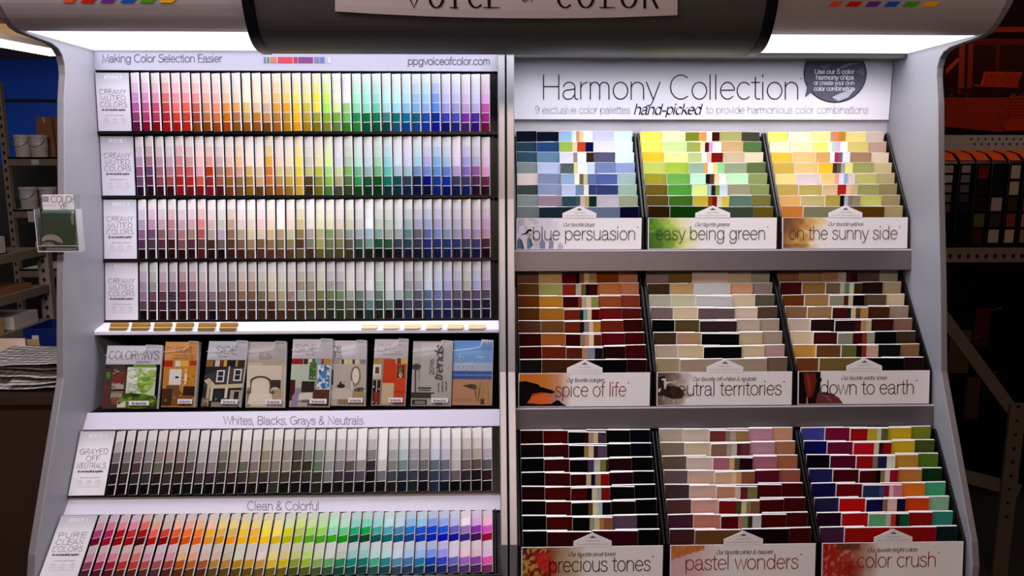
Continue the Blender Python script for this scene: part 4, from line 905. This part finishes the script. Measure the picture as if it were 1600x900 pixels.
o = b.build('leaflet', INK); recenter(o, (0, LY+.005, zb_+.001)); o.location = o.location
tag(o, 'leaflet stack with white COLOR header and dark green picture in the acrylic holder', 'leaflet')
# ================================================================== STORE BEHIND, LEFT
def group_box(name, label, cat, m, x0, x1, y0, y1, z0, z1, group=None, bevel=.004):
    b = MB(); b.box(x0, x1, y0, y1, z0, z1); o = b.build(name, m, None, bevel=bevel); recenter(o, ((x0+x1)/2, (y0+y1)/2, z0)); return tag(o, label, cat, group)
Y4 = 4.6
def carton(label, x0, x1, y0, y1, z0, z1, group=None):
    t = thing('cardboard_box', label, 'box', group); w, d, h = x1-x0, y1-y0, z1-z0
    b = MB(); b.box(x0, x1, y0, y1, z0, z1); b.build('body', CARD, t, bevel=.004)
    b = MB(); b.box(x0+w*.42, x0+w*.58, y0-.0008, y0, z1-h*.3, z1); b.box(x0+w*.42, x0+w*.58, y0, y1, z1, z1+.0008); b.build('tape', TAN, t)
    base(t, ((x0+x1)/2, (y0+y1)/2, z0)); return t
def pail(label, x, y, z, r, h, group):
    t = thing('paint_pail', label, 'pail', group); b = MB()
    b.lathe([(r*.9, 0), (r*.93, h*.02), (r*.97, h*.42), (r*1.02, h*.46), (r*.97, h*.5), (r*.99, h*.84), (r*1.01, h*.86)], (x, y, z)); b.build('body', PAIL, t, fix=True)
    b = MB(); b.lathe([(r*1.02, h*.86), (r*1.07, h*.87), (r*1.07, h*.96), (r*1.0, h), (r*.9, h), (r*.88, h*.97), (.001, h*.97)], (x, y, z)); b.build('lid', PAIL, t, fix=True)
    b = MB()
    pts = [(x+r*1.05*math.cos(a_), y-abs(math.sin(a_))*r*.5-r*.6, z+h*.8-h*.35*math.sin(a_)) for a_ in [math.pi*i/12 for i in range(13)]]
    for p, q in zip(pts[:-1], pts[1:]):
        p, q = V(p), V(q); k = V((0, 0, .004)); k2 = V((0, .004, 0)); b.hexa([p, q, q+k, p+k, p+k2, q+k2, q+k+k2, p+k+k2])
    b.build('handle', STEEL, t, fix=True); base(t, (x, y, z)); return t
# far unit facing the camera
fu = thing('shelving_unit', 'dusty metal shelving unit of pails and cartons against the blue wall', 'shelving unit')
p = atY(0, 128, Y4); px_l, px_r = atY(-2, 200, Y4).x, atY(7, 200, Y4).x
ZS = [atY(60, 245, Y4).z, atY(60, 327, Y4).z, atY(60, 420, Y4).z]
XR_ = -2.2
for xa, xb in ((px_l, px_r), (XR_, XR_+.035)):
    for ya in (Y4, Y4+.55):
        b = MB(); b.box(xa, xb, ya, ya+.03, 0, p.z if ya == Y4 else ZS[0]-.05, hx('8a7868')); z = .3
        while z < p.z-.03 and ya == Y4:
            b.face([V((u_, Y4-.0006, v_)) for u_, v_ in (((xa+xb)/2-.006, z), ((xa+xb)/2+.006, z), ((xa+xb)/2+.006, z+.022), ((xa+xb)/2-.006, z+.022))], hx('0c0a0a')); z += .05
        b.build('upright', STEELC, fu)
b = MB(); b.box(px_l-1.0, XR_, Y4+.56, Y4+.57, .1, ZS[0]-.05); b.build('back_panel', DKWALL, fu)  # added dark sheet, blacks out the blue wall behind the lower shelves
for z in ZS:
    b = MB(); b.box(px_r, XR_, Y4, Y4+.58, z-.012, z-.002); b.box(px_r, XR_, Y4, Y4+.012, z-.05, z-.002); b.build('shelf_board', STEELR, fu)
b = MB(); lx = atY(49, 250, Y4).x; b.box(lx, lx+.042, Y4-.002, Y4, ZS[0]-.045, ZS[0]-.016); lx = atY(43, 330, Y4).x; b.box(lx, lx+.05, Y4-.002, Y4, ZS[1]-.075, ZS[1]-.01); b.build('price_tag', PAIL, fu)
base(fu, (-2.6, Y4+.3, 0))
for i, (pxc, wpx, s, yy, lab) in enumerate(((22, 25, 0, 243, 'white paint pail at the left end of the upper far shelf'), (49, 27, 0, 243, 'white paint pail between its neighbour and the cartons on the upper far shelf'), (33, 27, 1, 325, 'white paint pail at the left end of the lower far shelf'), (64, 27, 1, 325, 'white paint pail on the lower far shelf, behind the acrylic leaflet holder'))):
    r = wpx/2400*4.2; c = atY(pxc, yy, Y4+.12); pail(lab, max(c.x, px_r+.004+r*1.09) if i % 2 == 0 else c.x+.077, Y4+.02+r*1.15, ZS[s]-.001, r, .128, 'white pails on the far shelves')
xa = atY(57, 200, Y4+.16).x; z0 = ZS[0]-.001
carton('brown cardboard box, lower front one beside the white pails', xa+.004, xa+.098, Y4+.16, Y4+.4, z0, z0+.118, 'cartons on the far shelf')
carton('brown cardboard box on top of the lower front carton', xa, xa+.094, Y4+.16, Y4+.39, z0+.1185, z0+.236, 'cartons on the far shelf')
carton('brown cardboard box, lower one next to the grey panel edge', xa+.103, xa+.24, Y4+.17, Y4+.4, z0, z0+.125, 'cartons on the far shelf')
carton('brown cardboard box, upper one next to the grey panel edge', xa+.10, xa+.235, Y4+.17, Y4+.39, z0+.1255, z0+.236, 'cartons on the far shelf')
# ceiling lamp and beam
def beam(name, P0, P1, w, h, m):
    P0, P1 = V(P0), V(P1); d = (P1-P0).normalized(); s = d.cross(V((0, 0, 1))).normalized()*w/2; u = s.cross(d).normalized()*h/2
    b = MB(); b.hexa([P0-s-u, P0+s-u, P0+s+u, P0-s+u, P1-s-u, P1+s-u, P1+s+u, P1-s+u]); return b.build(name, m, None, fix=True)
lampz = 2.60; q0 = at(-60, 56.5, 2, lampz); q1 = at(85, 83, 2, lampz)
t = thing('ceiling_lamp', 'long lit fluorescent ceiling lamp seen beyond the left end of the rack', 'lamp')
o = beam('tube', q0, q1, .09, .05, TUBE); o.parent = t
o = beam('housing', q0+V((0, 0, .05)), q1+V((0, 0, .05)), .14, .05, STEEL); o.parent = t
for qq in (q0.lerp(q1, .15), q0.lerp(q1, .85)):
    b = MB(); b.box(qq.x-.01, qq.x+.01, qq.y-.01, qq.y+.01, lampz+.07, 3.0); b.build('hanger', STEEL, t)
base(t, (q0+q1)/2)
o = beam('trim_1', (-8, 8.4, 2.9), (-1, 8.4, 2.9), .3, .2, TAN); structure(o)
b = MB(); b.box(-8, 6, 10.96, 11.0, 2.43, 2.47); structure(b.build('trim_2', DKWALL))
# near unit running away from the camera
nu = thing('shelving_unit', 'brown metal shelving unit with flat stock, just left of the grey side panel', 'shelving unit')
XF = -1.97
NZ = [1.235, 1.068, .915]
for z in NZ:
    b = MB(); b.box(XF-.5, XF, 2.5, 3.44, z-.035, z); b.build('shelf_board', STEELR, nu, bevel=.003)
for ya in (3.40, 2.48):
    b = MB(); b.box(XF-.045, XF+.004, ya+.045, ya+.08, .0, 1.26 if ya > 3 else 1.0, hx('8a7c74')); z = .5
    while z < 1.2 and ya > 3:
        b.face([V((XF-.021, ya+.0444, z-.012)), V((XF-.012, ya+.0444, z)), V((XF-.021, ya+.0444, z+.012)), V((XF-.030, ya+.0444, z))], hx('0c0a0a')); z += .042
    b.build('upright', STEELC, nu)
base(nu, (XF-.25, 3, 0))
# open carton tray on the near unit's top shelf
t = thing('carton_tray', 'shallow white carton tray on the top board of the near shelving unit', 'carton'); b = MB()
xa, xb, ya, yb_, z0, h = XF-.34, XF-.02, 2.72, 3.2, NZ[0]+.001, .07
b.box(xa, xb, ya, yb_, z0, z0+.004); b.box(xa, xb, ya, ya+.005, z0, z0+h); b.box(xa, xb, yb_-.005, yb_, z0, z0+h); b.box(xa, xa+.005, ya, yb_, z0, z0+h); b.box(xb-.005, xb, ya, yb_, z0, z0+h)
b.build('body', PAIL, t)
b = MB(); b.box(xb, xb+.0008, ya+.22, ya+.36, z0+.02, z0+.026); b.box(xb, xb+.0008, ya+.22, ya+.36, z0+.05, z0+.053); b.box(xb, xb+.0008, ya+.22, ya+.225, z0+.02, z0+.053); b.box(xb, xb+.0008, ya+.355, ya+.36, z0+.02, z0+.053); b.build('printed_mark', COUNTER, t); base(t, ((xa+xb)/2, (ya+yb_)/2, z0))
group_box('flat_board', 'thin brown boards lying on the second shelf down of the near unit', 'board', CARD, XF-.4, XF-.03, 2.75, 3.36, NZ[1]+.001, NZ[1]+.022)
b = MB(); b.box(XF-.3, XF-.04, 2.58, 2.72, NZ[1]+.001, NZ[1]+.1); o = b.build('cardboard_box', CARD, None, bevel=.005); recenter(o, (XF-.2, 2.65, NZ[1]+.001)); tag(o, 'pale carton at the left picture edge on the second shelf down', 'box')
for i, (ya, yb_, h, c, lab) in enumerate(((2.56, 2.72, .07, PAIL, 'pale wrapped bundle at the left edge of the lowest near shelf'), (2.76, 2.92, .06, CARD, 'brown wrapped bundle second from the left on the lowest near shelf'), (2.96, 3.12, .065, TAN, 'tan bundle in the middle of the lowest near shelf'), (3.17, 3.36, .055, PAIL, 'pale bundle at the far end of the lowest near shelf'))):
    b = MB(); b.box(XF-.28, XF-.015, ya+.02, yb_, NZ[2]+.001, NZ[2]+h); o = b.build('wrapped_bundle', c, None, bevel=.018); recenter(o, (XF-.15, (ya+yb_)/2, NZ[2]+.001)); tag(o, lab, 'bundle', 'bundles on the lowest near shelf')
b = MB(); b.lathe([(.05, 0), (.07, .01), (.072, .022), (.055, .036), (.02, .042)], (XF-.12, 2.66, NZ[2]+.071), 16); o = b.build('crumpled_bag', PAIL, None, fix=True); recenter(o, (XF-.12, 2.66, NZ[2]+.071)); tag(o, 'pale crumpled bag on top of the leftmost bundle', 'bag')
# counter with papers, blue bin
CY, CZ = 2.62, .80
t = thing('counter', 'dark brown counter under the heap of papers at the left edge', 'counter'); b = MB(); b.box(-3.0, -1.23, CY+.02, 3.3, 0, CZ-.03); b.build('cabinet', COUNTER, t)
b = MB(); b.box(-3.02, -1.21, CY, 3.32, CZ-.03, CZ); b.build('top', COUNTER, t, bevel=.004); base(t, (-2.1, 2.9, 0))
sheets = [(0, .0, 'topmost printed sheet of the paper heap on the counter', -1.62, .0), (1, .12, 'second sheet down in the paper heap, turned to the right', -1.57, .06), (2, -.1, 'third sheet down in the paper heap', -1.6, .02), (3, .2, 'fourth sheet down in the paper heap, curling at its corner', -1.52, .03), (4, -.05, 'bottom sheet of the paper heap on the counter', -1.6, .0)]
for i, ang, lab, xc, dy in sheets:
    b = MB(); n, m_ = 14, 9; hz = CZ+.002+(4-i)*.022; ca, sa = math.cos(ang), math.sin(ang); gr = [[None]*(m_+1) for _ in range(n+1)]
    for u in range(n+1):
        for v in range(m_+1):
            x = (u/n-.5)*.44; y = (v/m_-.5)*.30; w = .012*vn(u*.35, v*.4, i)+.016*(u/n)**2*math.sin(3+i)+.02*abs(u/n-.45)**1.5
            w = min(abs(w)*1.3, .019)
            gr[u][v] = V((xc+x*ca-y*sa, CY+.2+dy+x*sa+y*ca, hz+w))
    for u in range(n):
        for v in range(m_):
            b.face([gr[u][v], gr[u+1][v], gr[u+1][v+1], gr[u][v+1]], alb(hx('cfc6c0')), True)
    for u in range(n):
        for q in range(2, m_-1):
            a_, c_ = gr[u][q], gr[u+1][q]
            if (u*7+q*3+i) % 5: b.face([a_+V((0, 0, .001)), c_+V((0, 0, .001)), c_+V((0, .003, .001)), a_+V((0, .003, .001))], alb(hx('a8a09c')))
    o = b.build('paper_sheet', INK); so = o.modifiers.new('thick', 'SOLIDIFY'); so.thickness = .0015; recenter(o, (xc, CY+.2+dy, hz)); tag(o, lab, 'paper', 'sheets of the paper heap')
b = MB(); t = thing('blue_bin', 'dark blue plastic file bin behind the paper heap, with a tan label', 'bin')
xa, xb = atY(40, 560, 3.05).x, atY(110, 560, 3.05).x; zt_ = atY(60, 514, 3.05).z
b.box(xa, xb, 3.05, 3.06, CZ+.001, zt_); b.box(xa, xb, 3.24, 3.25, CZ+.001, zt_); b.box(xa, xa+.008, 3.06, 3.24, CZ+.001, zt_); b.box(xb-.008, xb, 3.06, 3.24, CZ+.001, zt_); b.box(xa, xb, 3.05, 3.25, CZ+.001, CZ+.008); b.build('body', BLUEP, t)
b = MB(); x_ = atY(42, 530, 3.05).x; x2 = atY(61, 530, 3.05).x; b.box(x_, x2, 3.048, 3.05, atY(50, 542, 3.05).z, atY(50, 530, 3.05).z); b.build('label_card', TAN, t)
b = MB(); b.box(x_+.022, x2, 3.0475, 3.05, atY(50, 530, 3.05).z, atY(50, 524, 3.05).z); b.build('white_slip', PAIL, t); base(t, ((xa+xb)/2, 3.15, CZ+.001))
b = MB(); xa, xb = atY(-60, 545, 2.95).x, atY(40, 545, 2.95).x; b.box(xa, xb, 2.95, 2.956, CZ+.001, atY(20, 529, 2.95).z, alb(hx('e4cdb8'))); o = b.build('cream_sheet', INK); recenter(o, ((xa+xb)/2, 2.953, CZ+.001)); tag(o, 'cream sheet standing upright behind the paper heap', 'paper')
# ================================================================== STORE BEHIND, RIGHT
MY = 3.7; b = MB(); m0, m1 = atY(1440, 100, MY).x, atY(1760, 100, MY).x; zt_, zb_ = atY(1540, -60, MY).z, atY(1540, 205, MY).z
b.box(m0, m1, MY, MY+.02, zb_, zt_, hx('140404'))
Lm = lambda x, y, h: atY(x, y, MY-h); hh = [0]
def ml(c, pts):
    hh[0] += .00012; q = [Lm(x, y, .001+hh[0]) for x, y in pts]; n = (q[1]-q[0]).cross(q[2]-q[0])
    if n.y > 0: q = q[::-1]
    b.face(q, alb(hx(c), (1.35, 1.2, 1.2)))
ml('661a0c', [(1440, 152), (1760, 152), (1760, 200), (1560, 206), (1478, 198), (1440, 196)]); ml('200806', [(1440, 70), (1760, 70), (1760, 150), (1440, 150)])
ml('5a180a', [(1440, 42), (1760, 42), (1760, 50), (1440, 50)]); ml('3a0e06', [(1440, 60), (1760, 60), (1760, 70), (1440, 70)])
for xa, xb, c in ((1499, 1508, '64200e'), (1513, 1521, '581a0c'), (1556, 1563, '38100a')): ml(c, [(xa, 68), (xb, 68), (xb-2, 138), (xa-2, 138)])
ml('7a2c14', [(1478, 108), (1496, 90), (1500, 94), (1479, 116)])
ml('8a2410', [(1538, 112), (1598, 113), (1590, 133), (1532, 132)])
for i in range(14): ml('3a0c06', [(1541+i*4.1, 114), (1542.4+i*4.1, 114), (1538.6+i*4.1, 131), (1537+i*4.1, 131)])
ml('70200e', [(1522, 132), (1592, 134), (1590, 137), (1522, 135)])
ml('6e1c0c', [(1580, 150), (1640, 150), (1640, 190), (1576, 188)]); 
for i in range(6): ml('3c0e06', [(1579, 154+i*5), (1640, 155+i*5), (1640, 156+i*5), (1579, 155+i*5)])
ml('7a200e', [(1566, 190), (1590, 186), (1640, 196), (1640, 204), (1570, 204)])
for i in range(60):
    x, y = random.choice([(random.uniform(1482, 1512), random.uniform(132, 156)), (random.uniform(1550, 1578), random.uniform(155, 198)), (random.uniform(1575, 1600), random.uniform(144, 152))])
    ml(random.choice(['4a3818', '2c2810', '6a4a20', '3a2010', '5a3020']), [(x, y), (x+2.5, y+.8), (x+1.2, y+3)])
o = b.build('wall_mural', INK); recenter(o, ((m0+m1)/2, MY, zb_)); tag(o, 'dark red printed mural of a garden deck with a porch swing, right edge', 'mural')
rk = thing('peg_rack', 'dark perforated metal rack holding hanging sample books right of the display', 'rack')
PY = 3.45; x0_, x1_ = atY(1420, 300, PY).x, atY(1760, 300, PY).x
b = MB(); b.box(x0_, x1_, PY+.12, PY+.135, atY(1540, 388, PY-.15).z, atY(1540, 211, PY+.12).z, hx('8c8078')); hb_ = b
for i in range(14):
    for yy in (217, 225):
        c = atY(1518+i*11+(5 if yy == 225 else 0), yy, PY+.119); hb_.box(c.x-.004, c.x+.004, PY+.1185, PY+.12, c.z-.004, c.z+.004, hx('0a0808'))
hb_.build('pegboard', STEELC, rk)
zs = atY(1540, 388, PY-.15).z; b = MB(); b.box(x0_, x1_, PY+.12, PY+.135, 0, zs); b.build('back_panel', BLACK, rk); b = MB(); b.box(x0_, x1_, PY-.16, PY+.12, zs-.012, zs, hx('6c5c50')); b.box(x0_, x1_, PY-.165, PY-.16, zs-.06, zs+.004, hx('6c5c50')); hb_ = b  # pegboard below the shelf split off in black, dimness put into its colour
for i in range(22): 
    x = x0_+.03+i*.04; hb_.box(x, x+.014, PY-.1658, PY-.165, zs-.042, zs-.024, hx('0a0808'))
hb_.build('shelf_board', STEELC, rk); 
for p0, p1 in (((1517, 533), (1530, 527)), ((1549, 487), (1563, 482)), ((1543, 587), (1556, 582)), ((1536, 611), (1547, 606))):
    a_, c_ = atY(*p0, PY+.11), atY(*p1, PY+.02); k1, k2 = V((.004, 0, 0)), V((0, 0, .006)); b = MB()
    a_.y = PY+.122
    b.hexa([c_, c_+k1, c_+k1+k2, c_+k2, a_, a_+k1, a_+k1+k2, a_+k2]); b.build('peg_hook', STEEL, rk, fix=True)
base(rk, ((x0_+x1_)/2, PY, 0))
books = [(1469, 1494, ['8a827c', '908884', '6a6460', '54504c', '5a3a3a'], 'leftmost dark sample book with small pale swatches, beside the grey panel'), (1496, 1521, ['7a7470', '605a58', '4a4644', '302c2a', '1a1614'], 'dark sample book with small fading swatches, second from the grey panel'), (1522, 1546, ['5a1a10', '1c0c0a', '200e0a', '4a4a18', '3a1410'], 'dark sample book with a red patch and yellow flowers'), (1547, 1571, ['141010', '141010', '8c8078', '2c2422', '8c8470'], 'dark sample book with pale printed panels on its lower half'), (1573, 1595, ['9a8c70', '988a6c', '3a1c18', '6a2a22', '9c8c68'], 'sample book with cream panels above and below a dark band'), (1597, 1620, ['181010', '3a2a20', '6a4030', '8a5a40', '7a5a40'], 'brown sample book cut off by the right picture edge')]
for i, (xa, xb, sw, lab) in enumerate(books):
    yf = PY-.14; t = thing('sample_book', lab, 'sample book', 'sample books on the dark rack'); xA, xB = atY(xa, 300, yf).x, atY(xb, 300, yf).x
    zt_ = atY(1540, 251, yf).z; z0 = zs+.001; b = MB(); b.prism([(yf, z0), (yf, zt_-.012), (yf+.012, zt_), (yf+.05, zt_+.028), (yf+.13, zt_+.045), (yf+.22, zt_+.045), (yf+.22, z0)], xA, xB); b.build('cover', BLACK, t, fix=True, bevel=.003)
    b = MB(); pr = [(yf+.010, zt_+.0005), (yf+.05, zt_+.0288), (yf+.13, zt_+.0458)]
    b.sheet(pr, xA+.006, xB-.006, -.001, alb(hx('c0481c'))); b.build('orange_top', INK, t, fix=True)
    b = MB(); H_ = zt_-z0; n = len(sw)
    for j, c in enumerate(sw):
        za, zb2 = zt_-.02-(H_-.03)*j/n, zt_-.02-(H_-.03)*(j+.82)/n
        if i in (0, 1): za, zb2 = zt_-.02-.042*j, zt_-.02-.042*j-.032
        b.box(xA+.010, xB-.012 if i > 1 else xB-.022, yf-.001, yf, zb2, za, hx(c))
    b.build('swatch_panel', INK, t); base(t, ((xA+xB)/2, yf+.1, z0))
# dim things hanging lower down
fr = thing('steel_frame', 'bare perforated steel frame with a slanting brace, lower right corner', 'frame')
def bar(name, p0, p1, Y, w, m, par):
    a_, c_ = atY(*p0, Y), atY(*p1, Y); o = beam(name, a_, c_, .012, w, m); o.parent = par; return o
bar('brace', (1470, 490), (1604, 672), 2.75, .045, DKSTEEL, fr); bar('rail', (1500, 742), (1592, 766), 2.75, .05, DKSTEEL, fr)
a_ = atY(1588, 640, 2.74); b = MB(); b.box(a_.x-.03, a_.x+.03, 2.73, 2.742, 0, atY(1590, 630, 2.74).z, hx('54483c')); hb_ = b
for i in range(9): hb_.box(a_.x-.006, a_.x+.006, 2.7292, 2.73,  .25+i*.055, .262+i*.055, hx('0a0808'))
hb_.build('upright', STEELC, fr); base(fr, (a_.x, 2.74, 0))
for p0, p1, c, lab in (((1486, 517), (1512, 583), '4c3626', 'brown sample board hanging behind the slanting brace'), ((1526, 482), (1543, 540), '3c1410', 'dark red sample board hanging above the brace'), ((1512, 590), (1527, 655), '3c2a24', 'narrow brown sample board hanging under the brace')):
    A_, B_ = atY(*p0, 3.555), atY(*p1, 3.555); b = MB(); b.box(A_.x, B_.x, 3.555, 3.567, B_.z, A_.z, alb(hx(c))); o = b.build('hanging_board', INK); recenter(o, ((A_.x+B_.x)/2, 3.561, B_.z)); tag(o, lab, 'board', 'boards hanging on the right')
# ================================================================== LIGHT
def area(name, loc, tgt, sx, sy, p, col):
    l = bpy.data.lights.new(name, 'AREA'); l.shape = 'RECTANGLE'; l.size = sx; l.size_y = sy; l.energy = p; l.color = col
    o = bpy.data.objects.new(name, l); COL.objects.link(o); o.location = loc; o.rotation_euler = (V(tgt)-V(loc)).to_track_quat('-Z', 'Y').to_euler()
    return o
cl = area('canopy_lamp', (.05, 2.2175, 1.9295), (.05, 2.2175, 0), 2.43, .325, 10, (.95, .93, 1)); cl.data.spread = math.radians(136); cl.rotation_euler = (0, 0, 0)
area('store_light', (.3, -1.6, 2.85), (.3, 2.0, .9), 2.4, .5, 55, (1, .73, .60))
area('store_light', (-1.0, .9, 2.93), (-.8, 2.1, .8), 1.4, .4, 44, (.92, .91, 1))
area('store_light', (2.5, 3.0, 2.95), (2.5, 3.7, 2.0), .8, .2, 5.5, (1, .85, .75))  # unseen light added to brighten the mural
area('store_light', (-4.0, 6.0, 2.9), (-3.9, 8.0, 1.0), .6, 3, 160, (1, .93, .88))  # extra unseen light added to brighten the left background
w = bpy.data.worlds.new('world'); SC.world = w; w.use_nodes = True
w.node_tree.nodes['Background'].inputs[0].default_value = (.05, .045, .05, 1); w.node_tree.nodes['Background'].inputs[1].default_value = .15
SC.view_settings.view_transform = 'Standard'; SC.view_settings.look = 'None'; SC.view_settings.gamma = 1; SC.view_settings.exposure = .1
SC.view_settings.use_curve_mapping = False
